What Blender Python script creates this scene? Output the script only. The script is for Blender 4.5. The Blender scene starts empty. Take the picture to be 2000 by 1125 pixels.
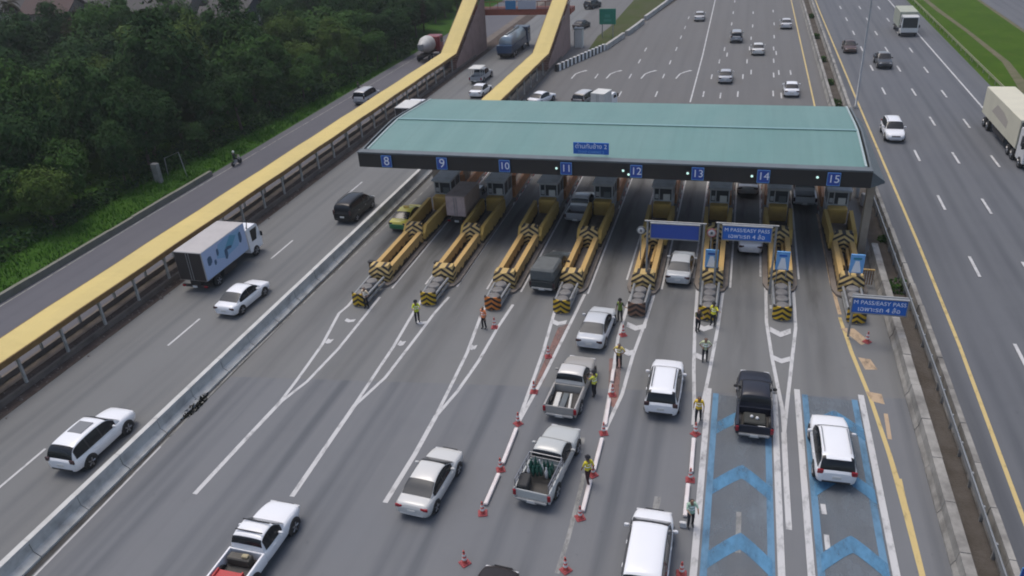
import bpy, bmesh, math, random
from mathutils import Vector, Matrix, noise
R = math.radians
random.seed(11)
sc = bpy.context.scene
col = sc.collection

# ------------------------------------------------------------------ camera
F_PX, PITCH, ROLL, YAW, CAM_H = 1550.0, R(28.1), R(-3.5), R(16.85), 26.5
_fw = Vector((-math.sin(YAW)*math.cos(PITCH), math.cos(YAW)*math.cos(PITCH), -math.sin(PITCH)))
_r0 = Vector((math.cos(YAW), math.sin(YAW), 0)); _u0 = _r0.cross(_fw)
_rt = math.cos(ROLL)*_r0 + math.sin(ROLL)*_u0
_up = -math.sin(ROLL)*_r0 + math.cos(ROLL)*_u0
CAM = Vector((0, 0, CAM_H))
cd = bpy.data.cameras.new('camera'); cam = bpy.data.objects.new('camera', cd); col.objects.link(cam)
m = Matrix((( _rt.x, _up.x, -_fw.x, CAM.x), (_rt.y, _up.y, -_fw.y, CAM.y), (_rt.z, _up.z, -_fw.z, CAM.z), (0, 0, 0, 1)))
cam.matrix_world = m
cd.sensor_width = 36; cd.lens = 36*F_PX/2000; cd.clip_end = 3000; cd.clip_start = .5
sc.camera = cam

def G(px, py, z=0.0):
    """survey point: where the sight line through a photo pixel meets height z"""
    d = _fw*F_PX + _rt*(px-1000) - _up*(py-562.5)
    t = (z-CAM_H)/d.z
    return Vector((d.x*t, d.y*t, z))
def proj(p):
    d = Vector(p)-CAM; w = d.dot(_fw)
    if w < 1: return (-9999, -9999)
    return (1000+F_PX*d.dot(_rt)/w, 562.5-F_PX*d.dot(_up)/w)

# ------------------------------------------------------------------ light
SUN_EL, SUN_AZ = R(72), R(-62)      # azimuth measured clockwise from +Y
w = bpy.data.worlds.new('World'); sc.world = w; w.use_nodes = True
nt = w.node_tree; bg = nt.nodes['Background']
sky = nt.nodes.new('ShaderNodeTexSky'); sky.sky_type = 'NISHITA'; sky.sun_disc = False
sky.sun_elevation = SUN_EL; sky.sun_rotation = SUN_AZ; sky.dust_density = 4.0; sky.air_density = 1.0; sky.ozone_density = 1.0
nt.links.new(sky.outputs[0], bg.inputs[0]); bg.inputs[1].default_value = 0.14
ld = bpy.data.lights.new('sun', 'SUN'); ld.energy = 1.05; ld.angle = R(26); ld.color = (1, .95, .88)
sun = bpy.data.objects.new('sun', ld); col.objects.link(sun)
sd = Vector((math.sin(SUN_AZ)*math.cos(SUN_EL), math.cos(SUN_AZ)*math.cos(SUN_EL), math.sin(SUN_EL)))
sun.rotation_euler = sd.to_track_quat('Z', 'Y').to_euler(); sun.location = (60, -20, 80)
sc.view_settings.view_transform = 'Standard'; sc.view_settings.look = 'None'
sc.view_settings.exposure = 0.27; sc.view_settings.gamma = 1.0
sc.cycles.max_bounces = 6; sc.cycles.use_denoising = True; sc.cycles.filter_width = 1.9

# ------------------------------------------------------------------ materials
def srgb(r, g, b):
    f = lambda c: (c/255/12.92) if c/255 <= .04045 else ((c/255+.055)/1.055)**2.4
    return (f(r), f(g), f(b), 1)
class N:
    """tiny node-graph helper"""
    def __init__(s, name):
        s.m = bpy.data.materials.new(name); s.m.use_nodes = True
        s.t = s.m.node_tree; s.b = s.t.nodes['Principled BSDF']
    def new(s, ty, **kw):
        n = s.t.nodes.new(ty)
        for k, v in kw.items(): setattr(n, k, v)
        return n
    def link(s, a, b): s.t.links.new(a, b)
    def coord(s, which='Object'):
        if which == 'World': return s.new('ShaderNodeNewGeometry').outputs['Position']
        return s.new('ShaderNodeTexCoord').outputs[which]
    def scale(s, v, sx, sy, sz):
        n = s.new('ShaderNodeMapping'); n.inputs['Scale'].default_value = (sx, sy, sz); s.link(v, n.inputs['Vector']); return n.outputs[0]
    def noise(s, v, sc_=1., det=4., rough=.55):
        n = s.new('ShaderNodeTexNoise'); n.inputs['Scale'].default_value = sc_; n.inputs['Detail'].default_value = det; n.inputs['Roughness'].default_value = rough
        s.link(v, n.inputs['Vector']); return n.outputs['Fac']
    def math(s, op, a, b=None, c=None, clamp=False):
        n = s.new('ShaderNodeMath', operation=op); n.use_clamp = clamp
        for i, x in enumerate((a, b, c)):
            if x is None: continue
            if hasattr(x, 'node'): s.link(x, n.inputs[i])
            else: n.inputs[i].default_value = x
        return n.outputs[0]
    def ramp(s, f, a, b, c0=(0, 0, 0, 1), c1=(1, 1, 1, 1)):
        n = s.new('ShaderNodeValToRGB'); n.color_ramp.elements[0].position = a; n.color_ramp.elements[1].position = b
        n.color_ramp.elements[0].color = c0; n.color_ramp.elements[1].color = c1; s.link(f, n.inputs[0]); return n.outputs[0]
    def mix(s, f, a, b, mode='MIX'):
        n = s.new('ShaderNodeMix', data_type='RGBA', blend_type=mode)
        for sock, x in ((n.inputs[0], f), (n.inputs[6], a), (n.inputs[7], b)):
            if hasattr(x, 'node'): s.link(x, sock)
            else: sock.default_value = x
        return n.outputs[2]
    def xyz(s, v):
        n = s.new('ShaderNodeSeparateXYZ'); s.link(v, n.inputs[0]); return n.outputs
    def bump(s, h, strength=.3, dist=.02):
        n = s.new('ShaderNodeBump'); n.inputs['Strength'].default_value = strength; n.inputs['Distance'].default_value = dist
        s.link(h, n.inputs['Height']); s.link(n.outputs[0], s.b.inputs['Normal'])
    def done(s, colr=None, rough=.6, metal=0., coat=0., spec=None):
        if colr is not None:
            if hasattr(colr, 'node'): s.link(colr, s.b.inputs['Base Color'])
            else: s.b.inputs['Base Color'].default_value = colr
        s.b.inputs['Roughness'].default_value = rough; s.b.inputs['Metallic'].default_value = metal
        if coat: s.b.inputs['Coat Weight'].default_value = coat; s.b.inputs['Coat Roughness'].default_value = .06
        if spec is not None: s.b.inputs['Specular IOR Level'].default_value = spec
        return s.m
def c4(*c): return (c[0], c[1], c[2], 1)
def dirty(name, base, dirt, amount=.6, sc_=1.2, rough=.7, metal=0., bump=.15, lo=.45, hi=.75):
    n = N(name); v = n.coord('Object'); f = n.noise(v, sc_, 6, .62); f2 = n.noise(v, sc_*9, 3)
    k = n.math('MULTIPLY', n.ramp(f, lo, hi), amount)
    c = n.mix(k, base, dirt); c = n.mix(n.math('MULTIPLY', f2, .25), c, (base[0]*.6, base[1]*.6, base[2]*.6, 1))
    if bump: n.bump(f2, bump, .02)
    return n.done(c, rough, metal)
_pc = {}
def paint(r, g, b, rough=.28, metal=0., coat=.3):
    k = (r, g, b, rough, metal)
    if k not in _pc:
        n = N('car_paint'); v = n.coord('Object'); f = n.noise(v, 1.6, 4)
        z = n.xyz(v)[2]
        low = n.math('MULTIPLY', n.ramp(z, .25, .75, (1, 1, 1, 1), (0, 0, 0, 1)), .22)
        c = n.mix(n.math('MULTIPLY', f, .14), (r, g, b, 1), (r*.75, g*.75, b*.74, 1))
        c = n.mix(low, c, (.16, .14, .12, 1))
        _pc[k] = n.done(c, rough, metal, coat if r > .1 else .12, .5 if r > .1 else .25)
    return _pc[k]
def plain(name, r, g, b, rough=.6, metal=0., spec=None):
    n = N(name); v = n.coord('Object'); f = n.noise(v, 5, 3)
    return n.done(n.mix(n.math('MULTIPLY', f, .3), (r, g, b, 1), (r*.7, g*.7, b*.7, 1)), rough, metal, 0, spec)
M = {}
M['glass'] = plain('car_glass', .012, .014, .017, .16, 0, .4)
M['glass_grey'] = plain('sky_grey_glass', .045, .05, .056, .4, 0, .3)  # sky reflection of the rear windows is put into this grey base colour
M['tyre'] = plain('tyre_rubber', .022, .021, .02, .85)
M['black'] = plain('black_plastic', .018, .018, .019, .55)
M['rim'] = plain('alloy_rim', .32, .32, .33, .35, .8)
M['steel'] = dirty('galvanised_steel', c4(.33, .34, .34), c4(.16, .15, .14), .5, 2, .45, .4)
M['red_lens'] = plain('red_lens', .28, .012, .02, .2)
M['clear_lens'] = plain('clear_lens', .6, .6, .6, .15)
M['dark_lens'] = plain('dark_lens', .06, .03, .03, .2)
M['plate'] = plain('number_plate', .6, .6, .58, .5)
M['chassis'] = plain('chassis', .03, .026, .025, .7)
M['white_box'] = dirty('white_box_panel', c4(.6, .6, .57), c4(.38, .37, .34), .4, .8, .5)
M['cream_box'] = dirty('cream_box_panel', c4(.60, .57, .44), c4(.42, .40, .32), .4, .5, .5)
M['concrete'] = dirty('barrier_concrete', c4(.40, .395, .375), c4(.12, .115, .105), .75, .9, .85, 0, .5)
M['concrete_old'] = dirty('old_concrete', c4(.31, .30, .275), c4(.07, .065, .06), .85, .7, .9, 0, .6, .38, .68)
M['concrete_pale'] = dirty('pale_barrier_concrete', c4(.50, .50, .475), c4(.17, .16, .15), .7, 1.1, .85, 0, .5)
M['coping'] = dirty('pale_coping', c4(.52, .52, .50), c4(.30, .29, .27), .6, 1.2, .8)
M['parapet'] = dirty('mossy_parapet', c4(.17, .17, .14), c4(.12, .125, .08), .8, .8, .9)
M['island'] = dirty('island_concrete', c4(.19, .165, .145), c4(.06, .048, .04), .7, 1.1, .85)
def scallop_wall(name, base, dark):
    n = N(name); v = n.coord('Object'); s = n.xyz(v)
    f = n.noise(n.scale(v, .1, 1.1, .1), 1.7, 4, .6); ff = n.noise(v, 3.5, 5)
    edge = n.math('ADD', n.math('MULTIPLY', f, 1.05), -.06)
    k = n.math('SUBTRACT', edge, s[2]); k = n.ramp(k, .0, .07)
    c = n.mix(n.math('MULTIPLY', ff, .5), base, (base[0]*.55, base[1]*.5, base[2]*.45, 1)); c = n.mix(k, c, dark)
    n.bump(ff, .3, .02)
    return n.done(c, .8)
M['wall_tan'] = scallop_wall('tan_wall', c4(.52, .345, .125), c4(.04, .027, .018))
M['wall_yellow'] = scallop_wall('yellow_wall', c4(.52, .345, .085), c4(.04, .028, .018))
def chevron(name, a, b, period=.34, slope=.75):
    n = N(name); v = n.coord('Object'); s = n.xyz(v)
    k = n.math('ADD', s[2], n.math('MULTIPLY', n.math('ABSOLUTE', s[0]), slope))
    k = n.math('FRACT', n.math('DIVIDE', k, period)); k = n.ramp(k, .47, .53)
    ff = n.noise(v, 4, 5); aa = n.mix(n.math('MULTIPLY', ff, .55), a, (a[0]*.5, a[1]*.45, a[2]*.4, 1))
    return n.done(n.mix(k, aa, b), .7)
M['chev_tan'] = chevron('tan_chevron', c4(.54, .39, .15), c4(.022, .018, .016))
M['chev_yellow'] = chevron('yellow_chevron', c4(.55, .36, .015), c4(.02, .018, .014), .36)
M['chev_orange'] = chevron('orange_chevron', c4(.55, .17, .02), c4(.022, .016, .014), .36)
M['chev_brown'] = chevron('brown_chevron', c4(.20, .11, .07), c4(.03, .02, .016), .36)
M['booth_wall'] = dirty('booth_panel', c4(.44, .455, .47), c4(.16, .15, .14), .5, 1.5, .5)
M['booth_yellow'] = dirty('booth_yellow', c4(.58, .37, .09), c4(.26, .16, .05), .5, 1.5, .6)
M['orange_board'] = dirty('orange_board', c4(.46, .20, .07), c4(.12, .06, .03), .6, 1.5, .7)
M['fascia'] = dirty('fascia_brown', c4(.022, .02, .019), c4(.04, .036, .03), .4, .8, .6)
M['gutter'] = dirty('gutter_grey', c4(.11, .13, .14), c4(.06, .06, .06), .5, .8, .5)
M['beige_col'] = dirty('beige_column', c4(.33, .28, .22), c4(.17, .14, .11), .6, .8, .8)
M['walk_edge'] = dirty('walkway_edge', c4(.20, .115, .035), c4(.06, .04, .02), .7, .9, .7)
M['walk_post'] = dirty('walkway_post', c4(.36, .36, .34), c4(.10, .09, .08), .6, 2, .7)
M['walk_wall'] = dirty('walkway_wall', c4(.15, .125, .105), c4(.05, .04, .035), .8, .6, .9)
M['red_frame'] = dirty('red_frame', c4(.30, .075, .04), c4(.08, .03, .025), .6, 1., .7)
M['pink_wall'] = dirty('pink_wall', c4(.30, .20, .175), c4(.14, .09, .075), .6, .7, .85)
M['white_mark'] = None
def roofmat(name, base, alt, seam=.45, axis=0, rough=.45):
    n = N(name); v = n.coord('Object'); s = n.xyz(v); f = n.noise(n.scale(v, .35, .12, .3), 1., 5); f2 = n.noise(v, .8, 5)
    fr = n.math('FRACT', n.math('DIVIDE', s[axis], seam)); ridge = n.ramp(n.math('ABSOLUTE', n.math('SUBTRACT', fr, .5)), .40, .5)
    st = n.noise(n.scale(v, 2.4, .10, .1) if axis == 0 else n.scale(v, .6, 1.5, .1), 1., 5, .65); c = n.mix(n.ramp(f, .35, .7), base, alt); c = n.mix(n.math('MULTIPLY', n.ramp(st, .48, .78), .30), c, (base[0]*.62, base[1]*.64, base[2]*.62, 1)); c = n.mix(n.math('MULTIPLY', f2, .22), c, (base[0]*.6, base[1]*.62, base[2]*.6, 1))
    wn = n.new('ShaderNodeTexWhiteNoise', noise_dimensions='1D'); n.link(n.math('FLOOR', n.math('DIVIDE', s[axis], seam*3)), wn.inputs['W'])
    c = n.mix(n.math('MULTIPLY', wn.outputs['Value'], .22), c, (base[0]*.72, base[1]*.74, base[2]*.72, 1))
    lap = n.math('FRACT', n.math('DIVIDE', s[1 if axis == 0 else 0], 3.55)); c = n.mix(n.math('MULTIPLY', n.ramp(lap, .0, .035, (1, 1, 1, 1), (0, 0, 0, 1)), .22), c, (base[0]*.5, base[1]*.5, base[2]*.5, 1))
    n.bump(ridge, .18, .02)
    return n.done(c, rough)
M['teal_roof'] = roofmat('teal_roof', c4(.118, .235, .215), c4(.14, .25, .23))
M['yellow_roof'] = roofmat('yellow_roof', c4(.60, .47, .165), c4(.54, .43, .165), .9, 1, .7)

def asphalt(name, base, alt, stain=False, patch=.5, streak_from=39., lane=None):
    n = N(name); v = n.coord('World'); s = n.xyz(v)
    big = n.noise(v, .06, 5, .6); mid = n.noise(v, .55, 5, .6); fine = n.noise(v, 22, 3)
    lng = n.noise(n.scale(v, 1.1, .035, 1), 1., 4, .6)
    c = n.mix(n.ramp(big, .3, .7), base, alt)
    c = n.mix(n.math('MULTIPLY', n.ramp(lng, .45, .75), .28), c, (base[0]*.72, base[1]*.7, base[2]*.7, 1))
    c = n.mix(n.math('MULTIPLY', n.ramp(mid, .5, .8), patch*.45), c, (base[0]*.7, base[1]*.7, base[2]*.7, 1))
    sp = n.ramp(n.noise(v, 2.6, 3, .6), .68, .74); c = n.mix(n.math('MULTIPLY', sp, .34), c, (base[0]*.45, base[1]*.45, base[2]*.45, 1))
    c = n.mix(n.math('MULTIPLY', fine, .22), c, (base[0]*1.45, base[1]*1.42, base[2]*1.4, 1))
    if stain:
        fx = n.math('FRACT', n.math('DIVIDE', n.math('ADD', s[0], 24.2), 4.63))
        d = n.math('ABSOLUTE', n.math('SUBTRACT', fx, .5))
        st = n.ramp(d, .03, .20, (1, 1, 1, 1), (0, 0, 0, 1))
        nz = n.noise(n.scale(v, .9, .12, 1), 1.3, 4)
        yy = n.math('MULTIPLY', n.math('SUBTRACT', s[1], streak_from), 1/16., clamp=True)
        st = n.math('MULTIPLY', n.math('MULTIPLY', st, n.ramp(nz, .25, .62)), n.math('ADD', n.math('MULTIPLY', yy, .68), .2))
        c = n.mix(st, c, (.035, .034, .032, 1))
    if lane:
        l0, lw, k_ = lane
        d = n.math('MULTIPLY', n.math('ABSOLUTE', n.math('SUBTRACT', n.math('FRACT', n.math('DIVIDE', n.math('SUBTRACT', s[0], l0), lw)), .5)), lw)
        tr = n.ramp(n.math('ABSOLUTE', n.math('SUBTRACT', d, .78)), .12, .48, (1, 1, 1, 1), (0, 0, 0, 1)); oil = n.ramp(d, .1, .45, (1, 1, 1, 1), (0, 0, 0, 1))
        tr = n.math('ADD', tr, n.math('MULTIPLY', oil, .55)); nz = n.noise(n.scale(v, .7, .05, 1), 1., 4)
        c = n.mix(n.math('MULTIPLY', n.math('MULTIPLY', tr, n.ramp(nz, .3, .65)), k_), c, (base[0]*.55, base[1]*.57, base[2]*.60, 1))
    n.bump(fine, .12, .01)
    return n.done(c, .85, 0, 0, .35)
M['asph_near'] = asphalt('plaza_asphalt', c4(.136, .144, .155), c4(.150, .153, .156), lane=(-24.2, 4.63, .75))
M['asph_conc'] = asphalt('plaza_concrete', c4(.154, .157, .155), c4(.140, .144, .145), True, lane=(-24.2, 4.63, .4))
M['asph_far'] = asphalt('far_asphalt', c4(.120, .118, .115), c4(.120, .121, .122), lane=(-24.2, 3.4, .22))
M['asph_left'] = asphalt('left_road_asphalt', c4(.150, .154, .154), c4(.136, .141, .142), lane=(-39.2, 4.65, .5))
M['asph_right'] = asphalt('carriageway_asphalt', c4(.100, .106, .118), c4(.112, .118, .126), lane=(13.75, 3.13, .55))
M['asph_serv'] = asphalt('service_asphalt', c4(.082, .083, .098), c4(.105, .104, .114))
def worn(name, colr, wear=.5, sc_=2.2):
    n = N(name); v = n.coord('World'); f = n.noise(n.scale(v, 1, .45, 1), sc_, 6, .7)
    k = n.ramp(f, .62-.2*wear, .85-.1*wear)
    n.link(n.math('SUBTRACT', 1., n.math('MULTIPLY', k, .8)), n.b.inputs['Alpha'])
    f2 = n.noise(v, 14, 2); c = n.mix(n.math('MULTIPLY', f2, .3), colr, (colr[0]*.72, colr[1]*.72, colr[2]*.72, 1))
    return n.done(c, .75)
M['white_mark'] = worn('white_road_paint', c4(.49, .49, .49), .55)
M['faint_mark'] = worn('faded_road_paint', c4(.27, .27, .26), 1.0)
M['yellow_mark'] = worn('yellow_road_paint', c4(.52, .40, .17), .45)
M['tan_mark'] = worn('tan_road_paint', c4(.42, .31, .20), .7)
M['red_mark'] = worn('worn_red_surface', c4(.24, .13, .11), 1.3, .9)
M['blue_mark'] = worn('blue_road_paint', c4(.075, .215, .36), 1.15, 1.3)
M['blue_edge'] = worn('pale_blue_road_paint', c4(.10, .215, .33), .8, .9)
M['blue_wash'] = worn('faded_blue_wash', c4(.145, .172, .198), 1.7, .5)
def soil(name, a, b, sc_=.5, rough=.95):
    n = N(name); v = n.coord('World'); f = n.noise(v, sc_, 7, .65); f2 = n.noise(v, sc_*14, 4)
    c = n.mix(n.ramp(f, .35, .68), a, b); c = n.mix(n.math('MULTIPLY', f2, .4), c, (a[0]*.5, a[1]*.5, a[2]*.5, 1)); n.bump(f2, .6, .08)
    return n.done(c, rough, 0, 0, .08)
M['ground'] = soil('dark_ground', c4(.022, .028, .014), c4(.035, .033, .02), .15)
M['soil'] = soil('median_soil', c4(.075, .065, .055), c4(.12, .11, .10), .6)
M['rubble'] = soil('rubble_strip', c4(.11, .09, .08), c4(.055, .042, .038), .9)
M['rubble_stone'] = soil('rubble_stone', c4(.22, .195, .175), c4(.12, .10, .09), 1.5)
M['grime'] = soil('gutter_grime', c4(.06, .058, .055), c4(.10, .098, .095), .7)
M['grass_r'] = soil('verge_grass', c4(.062, .118, .010), c4(.042, .088, .007), .25)
M['grass_l'] = soil('bank_grass', c4(.03, .08, .009), c4(.045, .105, .013), .3)
M['grass_far'] = soil('far_grass', c4(.055, .075, .02), c4(.08, .08, .045), .25)
M['gravel'] = soil('light_verge', c4(.16, .145, .10), c4(.10, .11, .05), .7)
def verge(name, a, b, dry):
    n = N(name); v = n.coord('World'); f = n.noise(v, .22, 7, .65); f2 = n.noise(n.scale(v, 1, .3, 1), .9, 6, .7); f3 = n.noise(v, 9, 4)
    c = n.mix(n.ramp(f, .35, .68), a, b); c = n.mix(n.math('MULTIPLY', n.ramp(f2, .55, .78), .6), c, dry); c = n.mix(n.math('MULTIPLY', f3, .5), c, (a[0]*.45, a[1]*.5, a[2]*.5, 1)); n.bump(f3, .8, .1)
    return n.done(c, .95, 0, 0, .06)
M['grass_r'] = verge('verge_grass', c4(.062, .118, .010), c4(.042, .088, .007), c4(.12, .115, .04))
def leafmat(name, a, b):
    n = N(name); oi = n.new('ShaderNodeObjectInfo'); v = n.coord('World'); f = n.noise(v, .35, 4, .6); f2 = n.noise(v, 2.3, 2)
    c = n.mix(n.ramp(f, .34, .66), a, b)
    c = n.mix(n.math('MULTIPLY', oi.outputs['Random'], .45), c, (a[0]*.55, a[1]*.6, a[2]*.7, 1))
    c = n.mix(n.math('MULTIPLY', f2, .4), c, (b[0]*1.25, b[1]*1.2, b[2]*1.0, 1))
    m_ = n.done(c, .75, 0, 0, .05)
    return m_
M['leaf_dark'] = leafmat('dark_leaves', c4(.017, .047, .016), c4(.030, .065, .018))
M['leaf_mid'] = leafmat('green_leaves', c4(.027, .070, .016), c4(.045, .094, .021))
M['leaf_yel'] = leafmat('yellow_green_leaves', c4(.043, .084, .016), c4(.070, .110, .024))
M['leaf_dry'] = leafmat('brownish_leaves', c4(.024, .022, .013), c4(.036, .032, .018))
M['bark'] = dirty('bark', c4(.07, .055, .042), c4(.03, .025, .02), .7, 3, .9)

# ------------------------------------------------------------------ mesh helpers
class MB:
    def __init__(s): s.v = []; s.f = []; s.mi = []; s.sm = []
    def add(s, vs, fs, mi=0, smooth=False):
        b = len(s.v); s.v += [tuple(p) for p in vs]
        for f in fs: s.f.append(tuple(b+i for i in f)); s.mi.append(mi); s.sm.append(smooth)
        return s
    def box(s, x0, x1, y0, y1, z0, z1, mi=0, mat=None):
        vs = [Vector(p) for p in ((x0, y0, z0), (x1, y0, z0), (x1, y1, z0), (x0, y1, z0), (x0, y0, z1), (x1, y0, z1), (x1, y1, z1), (x0, y1, z1))]
        if mat: vs = [mat @ p for p in vs]
        return s.add(vs, [(0, 3, 2, 1), (4, 5, 6, 7), (0, 1, 5, 4), (1, 2, 6, 5), (2, 3, 7, 6), (3, 0, 4, 7)], mi)
    def cbox(s, c, d, mi=0, bev=.0):
        """centred box; bev rounds its vertical and top edges with a chamfer ring"""
        x, y, z = c; a, b, h = d[0]/2, d[1]/2, d[2]/2
        if not bev: return s.box(x-a, x+a, y-b, y+b, z-h, z+h, mi)
        e = min(bev, a*.9, b*.9, h*.9)
        def ring(i, zz): return [(x+sx*(a-i)-0, y+sy*(b-i), zz) for sx, sy in ((-1, -1), (1, -1), (1, 1), (-1, 1))]
        def oct_(i, zz):
            A, B = a-i, b-i; q = min(e, A*.9, B*.9)
            return [(x-A+q, y-B, zz), (x+A-q, y-B, zz), (x+A, y-B+q, zz), (x+A, y+B-q, zz), (x+A-q, y+B, zz), (x-A+q, y+B, zz), (x-A, y+B-q, zz), (x-A, y-B+q, zz)]
        rs = [oct_(e, z-h), oct_(0, z-h+e), oct_(0, z+h-e), oct_(e, z+h)]
        vs = [p for r in rs for p in r]; fs = [tuple(reversed(range(8))), tuple(range(24, 32))]
        for k in range(3):
            for i in range(8): j = (i+1) % 8; fs.append((k*8+i, k*8+j, (k+1)*8+j, (k+1)*8+i))
        return s.add(vs, fs, mi)
    def tube(s, pts, rad, n=8, mi=0, cap=True):
        pts = [Vector(p) for p in pts]; rad = rad if isinstance(rad, (list, tuple)) else [rad]*len(pts)
        vs = []; fs = []; t = None
        for i, p in enumerate(pts):
            d = (pts[min(i+1, len(pts)-1)]-pts[max(i-1, 0)]).normalized()
            a = d.cross(Vector((0, 0, 1)) if abs(d.z) < .95 else Vector((0, 1, 0))).normalized() if t is None else (t - d*t.dot(d)).normalized()
            t = a; b = d.cross(a)
            for k in range(n): g = 2*math.pi*k/n; vs.append(p+rad[i]*(math.cos(g)*a+math.sin(g)*b))
        for i in range(len(pts)-1):
            for k in range(n): j = (k+1) % n; fs.append((i*n+k, i*n+j, (i+1)*n+j, (i+1)*n+k))
        s.add(vs, fs, mi, True)
        if cap: s.add(vs[:n], [tuple(reversed(range(n)))], mi); s.add(vs[-n:], [tuple(range(n))], mi)
        return s
    def lathe(s, prof, n=16, c=(0, 0, 0), axis='z', mi=0, caps=True):
        vs = []; fs = []
        for r, h in prof:
            for k in range(n):
                a = 2*math.pi*k/n
                p = (r*math.cos(a), r*math.sin(a), h)
                if axis == 'x': p = (h, p[0], p[1])
                if axis == 'y': p = (p[1], h, p[0])
                vs.append((p[0]+c[0], p[1]+c[1], p[2]+c[2]))
        for i in range(len(prof)-1):
            for k in range(n): j = (k+1) % n; fs.append((i*n+k, i*n+j, (i+1)*n+j, (i+1)*n+k))
        s.add(vs, fs, mi, True)
        if caps and prof[0][0] > 1e-4: s.add(vs[:n], [tuple(reversed(range(n)))], mi)
        if caps and prof[-1][0] > 1e-4: s.add(vs[-n:], [tuple(range(n))], mi)
        return s
    def extrude_y(s, prof, y0, y1, mi=0, x=lambda y: 0, seg=None):
        """closed profile of (x,z) swept along y"""
        ys = [y0, y1] if not seg else [y0+(y1-y0)*i/seg for i in range(seg+1)]
        n = len(prof); vs = [(px+x(y), y, pz) for y in ys for px, pz in prof]; fs = []
        for i in range(len(ys)-1):
            for k in range(n): j = (k+1) % n; fs.append((i*n+k, i*n+j, (i+1)*n+j, (i+1)*n+k))
        fs.append(tuple(range(n))); fs.append(tuple(reversed([(len(ys)-1)*n+k for k in range(n)])))
        return s.add(vs, fs, mi)
    def poly(s, pts, z=None, mi=0):
        if z is not None and 0 < z < .02: s.zz = getattr(s, 'zz', 0)+.00015; z += s.zz
        return s.add([(p[0], p[1], p[2] if z is None else z) for p in pts], [tuple(range(len(pts)))], mi)
    def strip(s, pts, width, z=.004, mi=0):
        pts = [Vector((p[0], p[1], 0)) for p in pts]; L = []; Rr = []
        for i, p in enumerate(pts):
            d = (pts[min(i+1, len(pts)-1)]-pts[max(i-1, 0)]).normalized(); nn = Vector((-d.y, d.x, 0))
            wd = width[i] if isinstance(width, (list, tuple)) else width
            L.append(p+nn*wd/2); Rr.append(p-nn*wd/2)
        s.zz = getattr(s, 'zz', 0)+.00035
        vs = [(q.x, q.y, z+s.zz) for q in L+Rr]; k = len(pts)
        return s.add(vs, [(k+i, k+i+1, i+1, i) for i in range(k-1)], mi)
    def build(s, name, mats, parent=None, sharp=None, loc=None):
        me = bpy.data.meshes.new(name); me.from_pydata(s.v, [], s.f)
        for mm in (mats if isinstance(mats, (list, tuple)) else [mats]): me.materials.append(mm)
        me.polygons.foreach_set('material_index', s.mi); me.polygons.foreach_set('use_smooth', s.sm)
        bm = bmesh.new(); bm.from_mesh(me); bmesh.ops.recalc_face_normals(bm, faces=bm.faces) if not getattr(s, 'norecalc', False) else None
        bm.to_mesh(me); bm.free(); me.update()
        if sharp: me.set_sharp_from_angle(angle=R(sharp))
        o = bpy.data.objects.new(name, me); col.objects.link(o)
        if parent: o.parent = parent
        if loc: o.location = loc
        return o
def tag(o, label=None, cat=None, group=None, kind=None):
    if label: o['label'] = label
    if cat: o['category'] = cat
    if group: o['group'] = group
    if kind: o['kind'] = kind
    return o
def thing(name, label, cat, loc=(0, 0, 0), rz=0., group=None):
    o = bpy.data.objects.new(name, None); o.empty_display_size = .3; col.objects.link(o)
    o.location = loc; o.rotation_euler = (0, 0, rz); return tag(o, label, cat, group)
def copy_tree(o, parent=None):
    c = o.copy(); col.objects.link(c)
    if parent: c.parent = parent
    for ch in list(o.children): copy_tree(ch, c)
    return c
def text_mesh(body, size, mat, parent, loc, rot, name='lettering', ax='CENTER', depth=.004, sx=1.):
    cu = bpy.data.curves.new(name, 'FONT'); cu.body = body; cu.size = size; cu.align_x = ax; cu.align_y = 'CENTER'; cu.extrude = depth; cu.resolution_u = 3
    t = bpy.data.objects.new('tmp', cu); col.objects.link(t)
    me = bpy.data.meshes.new_from_object(t.evaluated_get(bpy.context.evaluated_depsgraph_get()))
    bpy.data.objects.remove(t); bpy.data.curves.remove(cu)
    me.materials.clear(); me.materials.append(mat)
    o = bpy.data.objects.new(name, me); col.objects.link(o); o.parent = parent; o.location = loc; o.rotation_euler = rot; o.scale = (sx, 1, 1)
    return o
M['sign_white'] = plain('sign_white', .86, .89, .92, .4)
M['sign_blue'] = plain('sign_blue', .012, .13, .52, .4)
M['sign_navy'] = plain('sign_navy', .025, .075, .36, .4)
M['sign_pale'] = plain('sign_pale_blue', .17, .42, .76, .4)
M['sign_green'] = plain('sign_green', .008, .20, .13, .45)
M['sign_lgreen'] = plain('sign_light_green', .04, .26, .19, .45)
M['white'] = plain('white_plastic', .7, .7, .69, .45)
M['red'] = plain('red_plastic', .42, .035, .035, .5)
M['pinkish'] = plain('faded_red', .45, .16, .15, .6)

# ================================================================== SETTING
def sheet(name, pts, z, mat, kind='structure'):
    return tag(MB().poly(pts, z).build(name, mat), kind=kind)
def rect(x0, x1, y0, y1): return [(x0, y0), (x1, y0), (x1, y1), (x0, y1)]
YN, YF = -40, 650
sheet('ground', rect(-1500, 1500, -400, 2200), -.06, M['ground'])
def seam(x): return 33.6+(x+29)*.134
sheet('plaza_pavement', [(-29.4, YN), (10.3, YN), (10.3, seam(10.3)), (-29.4, seam(-29.4))], 0, M['asph_near'])
sheet('plaza_concrete', [(-29.4, seam(-29.4)), (10.3, seam(10.3)), (10.3, 78), (-29.4, 74)], 0, M['asph_conc'])
sheet('motorway', [(-29.4, 74), (10.3, 78), (10.3, YF), (-29.4, YF)], 0, M['asph_far'])
sheet('left_road', rect(-39.3, -29.4, YN, YF), 0, M['asph_left'])
sheet('carriageway', rect(12.3, 29, YN, YF), 0, M['asph_right'])
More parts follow.
